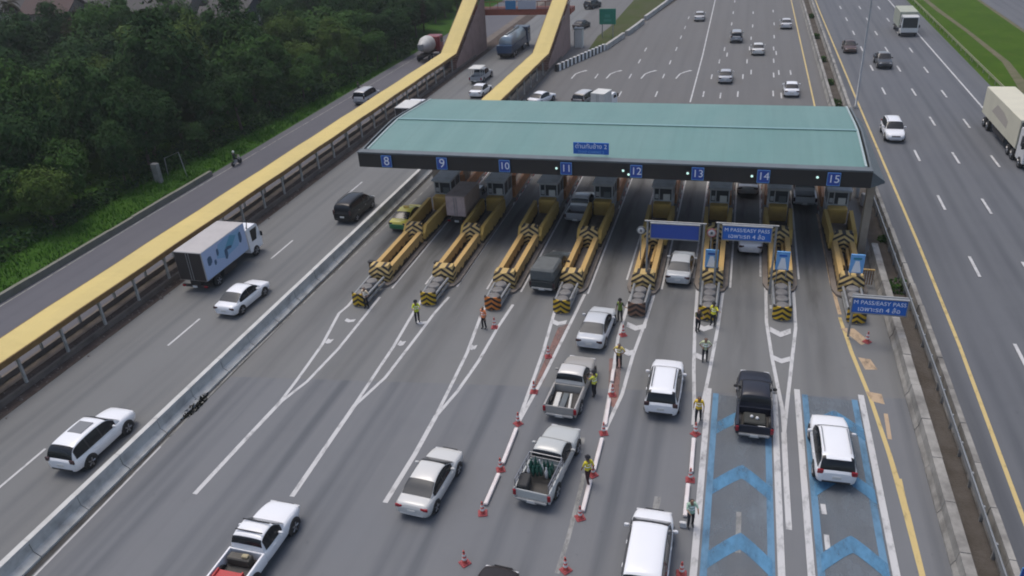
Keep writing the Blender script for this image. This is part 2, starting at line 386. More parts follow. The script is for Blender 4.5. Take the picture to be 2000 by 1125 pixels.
sheet('median_ground', rect(10.3, 12.3, YN, YF), -.02, M['soil'])
sheet('rubble_strip', rect(-41.4, -39.3, YN, YF), .02, M['rubble'])
sheet('footway', rect(-42.9, -41.4, YN, YF), .05, M['walk_wall'])
sheet('service_road', rect(-51.6, -42.9, YN, YF), 0, M['asph_serv'])
sheet('verge', rect(29, 41.2, YN, YF), 0, M['grass_r'])
sheet('far_road', rect(41.2, 70, YN, YF), 0, M['asph_right'])
sheet('verge_edge', rect(40.6, 41.2, YN, YF), .004, M['gravel'])
# left grass bank rises a little from the road
b = MB(); nx, ny = 14, 90
for j in range(ny+1):
    for i in range(nx+1):
        x = -51.6-i*1.3; y = -10+j*2.4
        zz = .0 if i == 0 else .02+min(i, 6)*.11+.25*noise.noise(Vector((x*.3, y*.22, 0)))*min(1, i/2)
        b.v.append((x, y, zz))
for j in range(ny):
    for i in range(nx):
        a = j*(nx+1)+i; b.f.append((a, a+1, a+nx+2, a+nx+1)); b.mi.append(0); b.sm.append(True)
tag(b.build('bank', M['grass_l']), kind='structure')
# grass and gore ground beside the far slip road
gz = [G(*p) for p in ((1150, 96), (1168, 70), (1192, 52), (1238, 0), (1312, -4), (1268, 28), (1222, 62), (1196, 88), (1182, 96))]
sheet('slip_grass', gz, .006, M['grass_far'])
gg = [G(*p) for p in ((1212, 68), (1262, 30), (1312, -2), (1326, -2), (1275, 32), (1226, 68), (1196, 92), (1186, 94))]
sheet('slip_kerb_ground', gg, .010, M['soil'])
strip_ = MB(); strip_.strip([G(1798, -8), G(1830, 18), G(1888, 60), (33.6, 119), (32.6, 108), (31.5, 101), (31.2, 92), (31.0, 80)], [.8, .9, .7, .9, 1.2, .8, .7, .6], .012)
tag(strip_.build('drain_path', M['gravel']), kind='structure')

# ---- painted markings
wm, ym, bm_, be, tm, fm, rm = MB(), MB(), MB(), MB(), MB(), MB(), MB()
def PX(*p): return [G(*q) for q in p]
def dash(px, py, L=3.0, wd=.16, mb=wm):
    p = G(px, py); mb.strip([(p.x, p.y-L/2), (p.x, p.y+L/2)], wd)
# left road
for px, py in ((38, 918), (360, 648), (550, 487), (693, 368)):
    p = G(px, py); wm.strip([(-34.6, p.y-1.75), (-34.6, p.y+1.75)], .15)
for y in (76.4, 88.6): wm.strip([(-34.6, y-1.6), (-34.6, y+1.6)], .15)
fm.strip([(-28.1, 10), (-28.3, 22.4), (-28.55, 35), (-28.3, 48), (-27.6, 64), (-27.4, 80)], .14)
wm.strip([(-28.15, 14), (-28.35, 27)], .10, .008)
fm.strip([(-50.7, 20), (-50.9, 55), (-50.2, 100), (-50.0, 150)], .13)
# lane lines of the gores in front of the islands (surveyed)
W_ = .2
for poly, wd in (
    (((703, 570), (680, 597), (662, 612), (630, 672), (583, 738), (545, 788)), W_), (((742, 580), (715, 614), (662, 680), (600, 745), (545, 788)), W_), (((548, 785), (470, 868), (380, 965)), .26),
    (((840, 560), (803, 618), (768, 678), (725, 742), (690, 795)), W_), (((877, 580), (850, 610), (803, 672), (752, 738), (690, 795)), W_), (((694, 790), (640, 868), (570, 970)), .26),
    (((967, 560), (938, 620), (912, 690), (880, 755), (850, 815)), W_), (((1002, 595), (972, 640), (935, 705), (893, 765), (850, 815)), W_), (((852, 812), (810, 888), (752, 982)), .26),
    (((1098, 560), (1080, 620), (1060, 690), (1035, 760), (1010, 830)), W_), (((1142, 575), (1115, 630), (1100, 660), (1060, 740), (1010, 830)), W_),
    (((1245, 545), (1225, 600), (1207, 660), (1196, 740), (1178, 840)), W_), (((1282, 560), (1262, 625), (1236, 695), (1215, 770), (1180, 845)), W_),
    (((1362, 565), (1357, 640), (1355, 720), (1356, 800), (1354, 830)), W_), (((1412, 570), (1402, 640), (1385, 730), (1370, 800), (1357, 835)), W_),
    (((1495, 540), (1497, 630), (1508, 700), (1528, 800), (1532, 850)), W_), (((1548, 540), (1554, 640), (1545, 720), (1536, 800), (1531, 850)), W_), (((1531, 845), (1536, 950), (1541, 1035)), .26),
):
    wm.strip(PX(*poly), wd)
# lane-edge lines beside the islands, up to and past the booths
for x, y0 in ((-25.35, 47), (-22.95, 46), (-20.75, 47), (-18.35, 47), (-16.1, 47), (-13.6, 47), (-11.35, 48), (-8.95, 47.5), (-6.6, 50), (-4.05, 49), (-2.05, 51), (.5, 50), (2.5, 52), (5.05, 52)):
    wm.strip([(x, y0), (x+.02, 62), (x, 74)], .13)
tm.strip([(7.0, 64), (7.15, 52), (7.35, 47.5)], .22)
# V marks on the gores
def vee(px, py, half, dy, th):
    p = G(px, py)
    for sgn in (-1, 1):
        wm.poly([(p.x, p.y-dy), (p.x+sgn*half, p.y), (p.x+sgn*half, p.y+th), (p.x, p.y+th-dy)][::sgn], .005)
for a in ((1524, 650, .62, .55, .62), (1526, 704, .50, .35, .5), (640, 670, .20, .12, .5), (782, 674, .20, .12, .5), (922, 682, .20, .12, .5), (1375, 640, .55, .5, .6), (1370, 700, .35, .2, .55), (1090, 632, .5, .3, .5), (1242, 640, .62, .4, .6), (1228, 692, .3, .2, .6), (822, 632, .34, .15, .35), (682, 628, .34, .15, .35), (1510, 604, .22, .0, .5)):
    vee(*a)
# yellow line right of lane 15, hatch
ym.strip(PX((1640, 620), (1664, 690), (1700, 778), (1738, 890), (1770, 1000), (1800, 1118), (1815, 1180)), [.2, .22, .2, .22, .3, .24, .24])
ym.strip(PX((1757, 935), (1768, 985)), .18, .008)
for (a, b_, c_, d_) in ((((1640, 640), (1668, 642), (1700, 668), (1682, 674))), (((1676, 698), (1700, 702), (1714, 722), (1690, 722))), (((1690, 764), (1722, 770), (1728, 790), (1704, 784)))):
    tm.poly(PX(a, b_, c_, d_)[::-1], .006)
tm.strip(PX((1730, 808), (1738, 858)), .2)
fm.strip(PX((1285, 970), (1280, 1000)), .3); fm.strip(PX((1141, 925), (1128, 980), (1110, 1050), (1088, 1120)), .2); fm.strip(PX((1443, 1000), (1441, 1080)), .22)
fm.strip(PX((1138, 855), (1133, 885)), .25)
for a, b_ in (((1607, 985), (1610, 1005)), ((1614, 1045), (1617, 1075)), ((1616, 1079), (1618, 1090))): wm.strip(PX(a, b_), .22)
wm.strip(PX((1500, 760), (1502, 775)), .2)
# blue lanes
wash = MB()
for xa, xb, ya in ((-.35, 3.35, 37.6), (4.35, 7.85, 38.4)):
    cx_0 = (xa+xb)/2
    wm.strip([(xa+.05, ya+.2), (xa+.15, 12)], .30); wm.strip([(xb-.15, ya+.3), (xb, 12)], .30)
    be.strip([(xa+.45, ya-.2), (xa+.55, 12)], .30, .006); be.strip([(xb-.52, ya-.2), (xb-.42, 12)], .30, .006)
    wash.strip([(cx_0, ya-.3), (cx_0+.1, 12)], 2.9, .0012)
    yc = ya-1.9
    while yc > 10:
        cx = (xa+xb)/2+.1; n_ = 14; L_ = []; U_ = []
        for i in range(n_+1):
            u = -1+2*i/n_; yy = yc-1.35*abs(u)**1.15
            L_.append((cx+u*1.32, yy-.5)); U_.append((cx+u*1.32, yy+.5))
        for i in range(n_): bm_.poly([L_[i], L_[i+1], U_[i+1], U_[i]], .009)
        yc -= 4.55
# reddish worn surface patches (gores of lanes 11, 12)
rm.poly(PX((1112, 632), (1090, 640), (1040, 760), (1062, 745))[::1], .0045); rm.poly(PX((1190, 700), (1214, 700), (1206, 800), (1188, 790)), .0045)
# far carriageway dashes (surveyed pixels)
for p in ((1282, 184), (1211, 184), (1374, 184), (1407, 187), (1441, 184), (1165, 149), (1231, 149), (1296, 149), (1390, 150), (1451, 150), (1467, 141), (1249, 120), (1309, 122), (1405, 120), (1459, 120), (1261, 97), (1321, 96), (1415, 96), (1420, 107), (1464, 95), (1330, 73), (1467, 75), (1338, 54), (1470, 51), (1429, 47), (1432, 25), (1471, 25), (1435, 3), (1510, 22), (1512, 47), (1512, 72), (1511, 95), (1516, 104), (1511, 119), (1511, 147), (1510, 183), (1521, 142), (1526, 187), (1544, 142), (1345, 35)):
    dash(*p, 2.6, .17)
wm.strip(PX((1398, -5), (1372, 110), (1348, 200)), .17)
ym.strip([(8.55, 76), (8.6, 95), (8.55, 172), (8.5, 400)], .18)
for k in range(4):
    x0 = 1116+k*68; wm.strip(PX((x0, 154), (x0+8, 145), (x0+18, 141), (x0+30, 138)), [.2, .22, .3, .5])
# right carriageway
ym.strip([(13.4, 10), (13.5, 30.5), (13.75, 45), (13.75, 60), (13.4, 98), (13.0, 160), (12.9, 400)], .2)
wm.strip([(26.1, 20), (26.05, 97), (25.9, 170), (25.8, 400)], .2)
for x in (16.8, 20.05, 23.2):
    for k in range(-2, 30):
        yc = 44.0+11.85*k+(.0 if x < 18 else -.4 if x < 21 else -1.); wm.strip([(x, yc-1.6), (x, yc+1.6)], .2)
gm = MB(); gm.strip([(-28.56, -5), (-28.54, 40), (-28.44, 74)], .36, .003)
for mb, nm, mt in ((wash, 'faded_blue_road_marking', 'blue_wash'), (gm, 'gutter_grime', 'grime'), (wm, 'white_road_marking', 'white_mark'), (ym, 'yellow_road_marking', 'yellow_mark'), (bm_, 'blue_road_marking', 'blue_mark'), (be, 'pale_blue_road_marking', 'blue_edge'), (tm, 'tan_road_marking', 'tan_mark'), (fm, 'faded_road_marking', 'faint_mark'), (rm, 'worn_red_surface', 'red_mark')):
    tag(mb.build(nm, M[mt]), kind='structure')

# ================================================================== BARRIERS
def jersey(name, label, xf, y0, y1, mat, h=.95, wtop=.18, wbot=.62, seg=40, joint=3.0, coping=None):
    b = MB(); prof = [(-wbot/2, 0), (wbot/2, 0), (wbot/2, .10), (wbot/2-.13, .36), (wtop/2, h), (-wtop/2, h), (-wbot/2+.13, .36), (-wbot/2, .10)]
    if coping: prof = [(-wbot/2, 0), (wbot/2, 0), (wbot/2, .12), (.13, .34), (.09, h-.16), (-.09, h-.16), (-.13, .34), (-wbot/2, .12)]; cp = MB()
    y = y0
    while y < y1-.1:
        e = min(y+joint, y1); x0 = xf((y+e)/2); dx = random.uniform(-.012, .012); dh = random.uniform(-.012, .012)
        b.extrude_y([(px+x0+dx, pz+(dh if pz > .5 else 0)) for px, pz in prof], y+.02, e-.02)
        if coping: cp.box(x0+dx-.15, x0+dx+.15, y+.01, e-.01, h-.157+dh, h+dh)
        y = e
    o = tag(b.build(name, mat), label, 'barrier')
    if coping: cp.build('coping', coping, o)
    return o
jersey('concrete_barrier', 'long grey concrete barrier between the left road and lane 8 of the toll plaza', lambda y: -29.15+.002*(y-30), -8, 112, M['concrete_pale'], 1.0, .2, .96, coping=M['coping'])
jersey('concrete_barrier', 'rough weathered concrete barrier along the right edge of the toll plaza', lambda y: 10.35, 0, 57, M['concrete_old'], .85, .42, .8)
jersey('concrete_barrier', 'cracked concrete barrier with a steel rail beside the yellow line of the right carriageway', lambda y: 12.05 if y < 45 else 12.05-(y-45)*.012, 0, 70, M['concrete_old'], .85, .26, .62)
jersey('concrete_barrier', 'far pale median barrier beyond the canopy on the side of the toll lanes', lambda y: 10.35, 76, 330, M['concrete_old'], .85, .3, .6)
jersey('concrete_barrier', 'far pale median barrier beyond the canopy on the side of the right carriageway', lambda y: 12.0, 72, 330, M['concrete_old'], .85, .3, .6)
# steel rail behind the right barrier
def guardrail(name, label, pts, h=.72, post=2.0, mat=None, side=1):
    t = thing(name, label, 'guardrail')
    prof = [(-.02, -.15), (.04, -.12), (.05, -.06), (-.01, 0), (.05, .06), (.04, .12), (-.02, .15), (-.04, .15), (-.04, -.15)]
    b = MB(); pts = [Vector((p[0], p[1], 0)) for p in pts]
    for a, c in zip(pts, pts[1:]):
        d = (c-a); L = d.length; d.normalize(); nn = Vector((-d.y, d.x, 0))*-side
        vs = [q+nn*px+Vector((0, 0, h+pz)) for q in (a, c) for px, pz in prof]; n = len(prof)
        b.add(vs, [(k, (k+1) % n, n+(k+1) % n, n+k) for k in range(n)]+[tuple(range(n)), tuple(range(2*n-1, n-1, -1))])
    b.build('rail', mat or M['steel'], t)
    pb = MB(); tot = 0
    for a, c in zip(pts, pts[1:]):
        L = (c-a).length; k = 0.
        while k < L:
            q = a+(c-a)*(k/L); pb.cbox((q.x-side*-.09, q.y, h/2), (.1, .12, h+.1)); k += post
    pp = pb.build('post', mat or M['steel'], t); pp['kind'] = 'stuff'
    return t
guardrail('guardrail', 'steel guardrail standing behind the cracked barrier of the right median', [(11.55, 8), (11.6, 40), (11.3, 70)], .8, 2.2)
guardrail('guardrail', 'greenish guardrail along the grass verge beside the right carriageway', [(29.5, 20), (29.5, 120), (29.6, 300)], .7, 3.0, dirty('mossy_steel', c4(.30, .31, .17), c4(.14, .16, .07), .6, 1.2, .6))
b = MB(); y = 18.
while y < 66: b.box(-51.55+random.uniform(-.015, .015), -51.2, y+.015, y+2.985, 0, -.0+.52+random.uniform(-.03, .03)); y += 3
tag(b.build('parapet_wall', M['parapet']), 'mossy grey parapet between the service road and the grass bank', 'wall')
# striped barrier and white kerb rail at the slip road
b = MB(); P0, P1 = G(1086, 140), G(1180, 98); nst = 26
for i in range(nst):
    a = P0+(P1-P0)*(i/nst); c = P0+(P1-P0)*((i+1)/nst); d = (P1-P0).normalized(); nn = Vector((-d.y, d.x, 0))
    vs = [a+nn*.2, a-nn*.2, c-nn*.2, c+nn*.2]; vs = [v+Vector((0, 0, z)) for z in (0, .95) for v in vs]
    b.add(vs, [(0, 3, 2, 1), (4, 5, 6, 7), (0, 1, 5, 4), (1, 2, 6, 5), (2, 3, 7, 6), (3, 0, 4, 7)], i % 2)
tag(b.build('striped_barrier', [M['black'], M['white']]), 'black and white striped concrete barrier at the nose of the slip road', 'barrier')
b = MB(); pl = PX((1182, 98), (1200, 88), (1222, 72))
for i, seg in enumerate((PX((1182, 98), (1202, 84), (1218, 73)), PX((1224, 70), (1242, 57), (1256, 46)), PX((1260, 40), (1290, 18), (1330, -12)))):
    for a, c in zip(seg, seg[1:]):
        d = (c-a).normalized(); nn = Vector((-d.y, d.x, 0))
        vs = [v+Vector((0, 0, z)) for z in (0, .8) for v in (a+nn*.25, a-nn*.25, c-nn*.25, c+nn*.25)]
        b.add(vs, [(0, 3, 2, 1), (4, 5, 6, 7), (0, 1, 5, 4), (1, 2, 6, 5), (2, 3, 7, 6), (3, 0, 4, 7)])
tag(b.build('concrete_barrier', M['concrete']), 'curving pale barrier between the slip road grass and the motorway', 'barrier')

# ================================================================== COVERED WALKWAYS AND FOOTBRIDGE
def walkway(label, xl, xr, y0, y1, stair, ztop=2.62, postx=None, wall=True, step=3.45):
    t = thing('covered_walkway', label, 'walkway')
    ys = [y0]+[y0+(y1-y0)*i/30 for i in range(1, 31)]
    # roof: thin crowned sheet, then the climbing flight
    path = [(y, ztop+.025*math.sin(y*1.3)) for y in ys]+[(y1+(stair[0]-y1)*k/6, ztop+(stair[1]-ztop)*k/6) for k in range(1, 7)]
    b = MB(); n = len(path)
    vs = []
    for y, z in path: vs += [(xl, y, z-.04), ((xl+xr)/2, y, z+.04), (xr, y, z-.04), (xr, y, z-.10), (xl, y, z-.10)]
    fs = [(i*5+k, i*5+(k+1) % 5, (i+1)*5+(k+1) % 5, (i+1)*5+k) for i in range(n-1) for k in range(5)]
    b.add(vs, fs+[(0, 1, 2, 3, 4), tuple((n-1)*5+k for k in (4, 3, 2, 1, 0))]).build('roof', M['yellow_roof'], t)
    b = MB()
    for xx in (xl, xr):
        vs = []
        for y, z in path:
            o = .10
            vs += [(xx-o if xx == xl else xx+.01, y, z-.42), (xx-.01 if xx == xl else xx+o, y, z-.42), (xx-.01 if xx == xl else xx+o, y, z-.05), (xx-o if xx == xl else xx+.01, y, z-.05)]
        b.add(vs, [(i*4+k, i*4+(k+1) % 4, (i+1)*4+(k+1) % 4, (i+1)*4+k) for i in range(n-1) for k in range(4)])
    b.build('edge_beam', M['walk_edge'], t)
    for xx in (xl+.12, xr-.1):
        y = y0+1
        while y < y1:
            pb = MB(); pb.cbox((xx, y, (ztop-.3)/2), (.15, .15, ztop-.3)); pb.tube([(xx, y, ztop-.9), (xx+(.5 if xx < (xl+xr)/2 else -.5), y, ztop-.35)], .035, 6)
            pb.build('post', M['walk_post'], t); y += step
    if wall:
        for xx in (xl+.12, xr-.1):
            b = MB(); y = y0
            while y < y1+8: b.cbox((xx, y+1.7, .2), (.2, 3.4, .4+random.uniform(-.03, .03))); y += 3.4
            b.build('parapet', M['walk_wall'], t)
    # stair flight under the climbing roof
    b = MB(); ns = 26
    for k in range(ns):
        y = y1+1.0+k*.42; z = .12+k*.23; b.box(xl+.3, xr-.3, y, y+.44, max(0, z-.3), z)
    b.build('stair', M['pink_wall'], t)
    b = MB()
    for xx in (xl+.12, xr-.12):
        vs = [(xx-.06, y1, 0), (xx+.06, y1, 0), (xx+.06, stair[0], 0), (xx-.06, stair[0], 0), (xx-.06, y1, 1.0), (xx+.06, y1, 1.0), (xx+.06, stair[0], stair[1]-1.4), (xx-.06, stair[0], stair[1]-1.4)]
        b.add(vs, [(0, 3, 2, 1), (4, 5, 6, 7), (0, 1, 5, 4), (1, 2, 6, 5), (2, 3, 7, 6), (3, 0, 4, 7)])
    b.build('stair_wall', M['pink_wall'], t)
    return t
walkway('long yellow roofed walkway running the whole left side beside the service road', -42.4, -40.1, 12, 111.5, (127.0, 10.2))
walkway('short yellow roofed walkway behind the green canopy climbing to the footbridge', -28.55, -26.25, 76, 111.5, (127.0, 8.6), 2.7)
t = thing('footbridge', 'dark red footbridge frame carrying banners across the left road', 'footbridge')
MB().box(-43, -26.2, 127.4, 130.6, 5.3, 6.0).box(-43, -26.2, 127.25, 127.4, 5.2, 6.1).build('deck', M['red_frame'], t)
for x in (-42.2, -27.3):
    MB().cbox((x, 128.6, 4.6), (.55, .6, 9.2)).build('column', M['red_frame'], t)
MB().box(-43, -26, 127.2, 130.8, 9.2, 9.4).build('roof', M['yellow_roof'], t)
b = MB()
for k in range(12): b.cbox((-42+k*1.3, 127.5, 6.6), (.07, .07, 1.2))
b.tube([(-43, 127.5, 7.2), (-26.3, 127.5, 7.2)], .05, 6).build('railing', M['red_frame'], t)
tag(MB().cbox((-35.9, 127.12, 6.75), (1.7, .06, 1.3), 0).build('banner', plain('blue_banner', .05, .20, .38, .6)), 'plain blue banner hung on the footbridge railing', 'banner')
tag(MB().cbox((-33.2, 127.12, 6.75), (2.9, .06, 1.3), 0).build('banner', plain('pale_banner', .42, .43, .48, .6)), 'pale grey banner hung on the footbridge railing', 'banner')

# ================================================================== TOLL CANOPY
cx0, cx1 = -28.0, 8.75
t = thing('toll_canopy', 'large teal metal canopy with a dark fascia over the toll lanes', 'canopy', (0, 0, 0))
b = MB(); prof = [(55.15, 7.22), (57.3, 7.42), (59.5, 7.61), (61.6, 7.76), (63.5, 7.70), (66.5, 7.52), (69.6, 7.32)]
vs = [(x, y, z) for x in (cx0, cx1) for y, z in prof]+[(x, y, z-.12) for x in (cx0, cx1) for y, z in prof]; n = len(prof)
fs = [(i, i+1, n+i+1, n+i) for i in range(n-1)]+[(2*n+i, 3*n+i, 3*n+i+1, 2*n+i+1) for i in range(n-1)]
fs += [(i, 2*n+i, 2*n+i+1, i+1) for i in range(n-1)]+[(n+i, n+i+1, 3*n+i+1, 3*n+i) for i in range(n-1)]+[(0, n, 3*n, 2*n), (n-1, 3*n-1, 4*n-1, 2*n-1)]
b.add(vs, fs).build('roof', M['teal_roof'], t, 30)
MB().box(cx0+.1, cx1-.1, 61.42, 61.78, 7.775, 7.815).build('ridge_cap', plain('ridge_cap', .17, .30, .30, .5), t)
# front fascia box, gutter, end fascias and pointed right eave
MB().box(-28.45, 9.05, 54.42, 54.62, 6.0, 7.12).build('fascia', M['fascia'], t)
MB().box(-28.45, 9.05, 54.36, 55.12, 7.12, 7.24).build('gutter', M['gutter'], t)
for xx in (-28.42, 9.0):
    b = MB(); vs = []
    for y, z in [(54.7, 7.1)]+prof[1:]: vs += [(xx-.06, y, z-.9), (xx+.06, y, z-.9), (xx+.06, y, z-.02), (xx-.06, y, z-.02)]
    k = len(prof); b.add(vs, [(i*4+j, i*4+(j+1) % 4, (i+1)*4+(j+1) % 4, (i+1)*4+j) for i in range(k-1) for j in range(4)]+[(0, 1, 2, 3), tuple((k-1)*4+j for j in (3, 2, 1, 0))])
    b.build('end_fascia', M['gutter'], t)
for xx in (-27.93, 8.68):
    b = MB(); vs = []
    for y, z in prof: vs += [(xx-.07, y, z+.012), (xx+.07, y, z+.012), (xx+.07, y, z+.05), (xx-.07, y, z+.05)]
    k = len(prof); b.add(vs, [(i*4+j, i*4+(j+1) % 4, (i+1)*4+(j+1) % 4, (i+1)*4+j) for i in range(k-1) for j in range(4)]+[(0, 1, 2, 3), tuple((k-1)*4+j for j in (3, 2, 1, 0))])
    b.build('roof_trim', plain('roof_trim', .34, .42, .42, .5), t)
b = MB(); b.add([(9.05, 54.45, 7.1), (9.95, 54.9, 6.35), (9.95, 54.9, 6.2), (9.05, 54.45, 6.0), (9.05, 69, 7.1), (9.95, 68.5, 6.35), (9.95, 68.5, 6.2), (9.05, 69, 6.0)],
      [(0, 1, 2, 3), (7, 6, 5, 4), (0, 4, 5, 1), (1, 5, 6, 2), (2, 6, 7, 3), (3, 7, 4, 0)]); b.build('side_eave', M['gutter'], t)
MB().box(-28.3, 8.9, 54.7, 69.4, 6.25, 6.35).build('soffit', M['fascia'], t)
for x in (-27.2, -24.1, -14.8, -5.3, 3.75):
    MB().cbox((x, 67.2, 3.12), (.55, .55, 6.24)).build('column', M['beige_col'], t)
for x, y in ((9.55, 57.3), (9.55, 67.5)):
    MB().cbox((x, y, 3.15), (.5, .6, 6.3)).build('column', M['beige_col'], t)
# lane number signs on the fascia
for k, (n_, x) in enumerate(((8, -26.02), (9, -21.43), (10, -16.45), (11, -11.74), (12, -6.63), (13, -2.31), (14, 2.11), (15, 6.65))):
    s_ = thing('lane_sign', 'square blue sign with white lane number %d on the dark canopy fascia' % n_, 'sign', (x, 54.34, 6.58), 0, 'lane number signs')
    MB().cbox((0, -.03, 0), (.84, .08, .92)).build('panel', M['sign_navy'], s_)
    b = MB()
    for q in ((-.405, 0, .03, .92), (.405, 0, .03, .92), (0, .445, .78, .03), (0, -.445, .78, .03)): b.cbox((q[0], -.075, q[1]), (q[2], .012, q[3]))
    b.build('border', M['sign_pale'], s_)
    text_mesh(str(n_), 1.0 if n_ < 10 else .78, M['sign_white'], s_, (0.02, -.08, 0), (R(90), 0, 0))
for x, z in ((-12.45, 6.6), (-7.55, 6.62), (-7.15, 6.35), (-3.0, 6.62), (1.35, 6.6), (5.6, 6.7)):
    l_ = thing('signal_lamp', None, None, (x, 54.3, z)); tag(l_, 'small lamp on the canopy fascia left of lane sign %d' % {-12.45: 11, -7.55: 12, -7.15: 12, -3.0: 13, 1.35: 14, 5.6: 15}[x] + (', the lower of the pair' if x == -7.15 else ', the upper of the pair' if x == -7.55 else ''), 'lamp', 'lamps on the canopy fascia')
    MB().cbox((0, .0, 0), (.24, .16, .24), 0, .03).build('housing', M['black'], l_)
    n = N('lamp_lens'); n.b.inputs['Emission Color'].default_value = (.55, .9, .8, 1); n.b.inputs['Emission Strength'].default_value = .7
    MB().lathe([(.09, -.11), (.07, -.13), (0.0, -.135)], 12, axis='y').build('lens', n.done(c4(.6, .75, .7), .3), l_)
# plaza name sign standing on the roof edge
s_ = thing('name_sign', 'wide blue plaza name sign with white writing on the teal roof edge', 'sign', (-10.05, 55.2, 7.45), 0)
MB().cbox((0, 0, .42), (2.62, .07, .86)).build('panel', M['sign_blue'], s_)
MB().cbox((-1.0, .25, .1), (.06, .5, .06)).cbox((1.0, .25, .1), (.06, .5, .06)).cbox((-1.0, .04, .2), (.06, .05, .5)).cbox((1.0, .04, .2), (.06, .05, .5)).build('bracket', M['steel'], s_)
text_mesh('ด่านทับช้าง 2', .46, M['sign_white'], s_, (0, -.04, .56), (R(90), 0, 0))
text_mesh('THAP CHANG 2', .27, M['sign_pale'], s_, (0, -.04, .14), (R(90), 0, 0))

# ================================================================== TOLL ISLANDS, BOOTHS
IX = [-24.15, -19.45, -14.85, -10.2, -5.3, -.8, 3.75, 8.2]
TIP = [42.95, 43.9, 44.0, 44.4, 44.8, 45.1, 45.9, 46.3]
C1 = [46.3, 46.9, 46.8, 47.6, 48.2, 49.3, 50.1, 50.0]
C2 = [53.3, 53.7, 54.2, 54.4, 54.8, 56.4, 56.5, 56.3]
BO = [60.0, 60.4, 60.6, 60.8, 60.9, 61.1, 61.6, 61.8]
CUSH = ['yellow', 'yellow', 'orange', 'yellow', 'brown', 'yellow', 'yellow', 'yellow']
def wedge(mb, w0, w1, y0, y1, h0, h1, mi=0, point=.35):
    """block with a prow: pentagon plan, sloping front"""
    vs = []
    for z, k, yo in ((0, 1., 0.), (h0, 1., .0), (h1, .86, .22)):
        vs += [(-w0*k, y0+point+yo, z), (0, y0+yo, z), (w0*k, y0+point+yo, z), (w1*k, y1, z), (-w1*k, y1, z)]
    fs = [(4, 3, 2, 1, 0), (10, 11, 12, 13, 14)]
    for r in (0, 5):
        for i in range(5): j = (i+1) % 5; fs.append((r+i, r+j, r+5+j, r+5+i))
    return mb.add(vs, fs, mi)
def wall_pair(mb, xa, xb, ya, yb, th, h, chamfer=0., sides=(-1, 1)):
    for sg in sides:
        vs = []
        for y, x, hh in ((ya, xa, h*(1-chamfer)), (ya+.5 if chamfer else ya+.01, xa+(xb-xa)*.08, h), (yb, xb, h)):
            c = sg*x; vs += [(c-th/2-.04, y, 0), (c+th/2+.04, y, 0), (c+th/2, y, hh), (c-th/2, y, hh)]
        mb.add(vs, [(i*4+k, i*4+(k+1) % 4, (i+1)*4+(k+1) % 4, (i+1)*4+k) for i in range(2) for k in range(4)]+[(0, 1, 2, 3), (11, 10, 9, 8)])
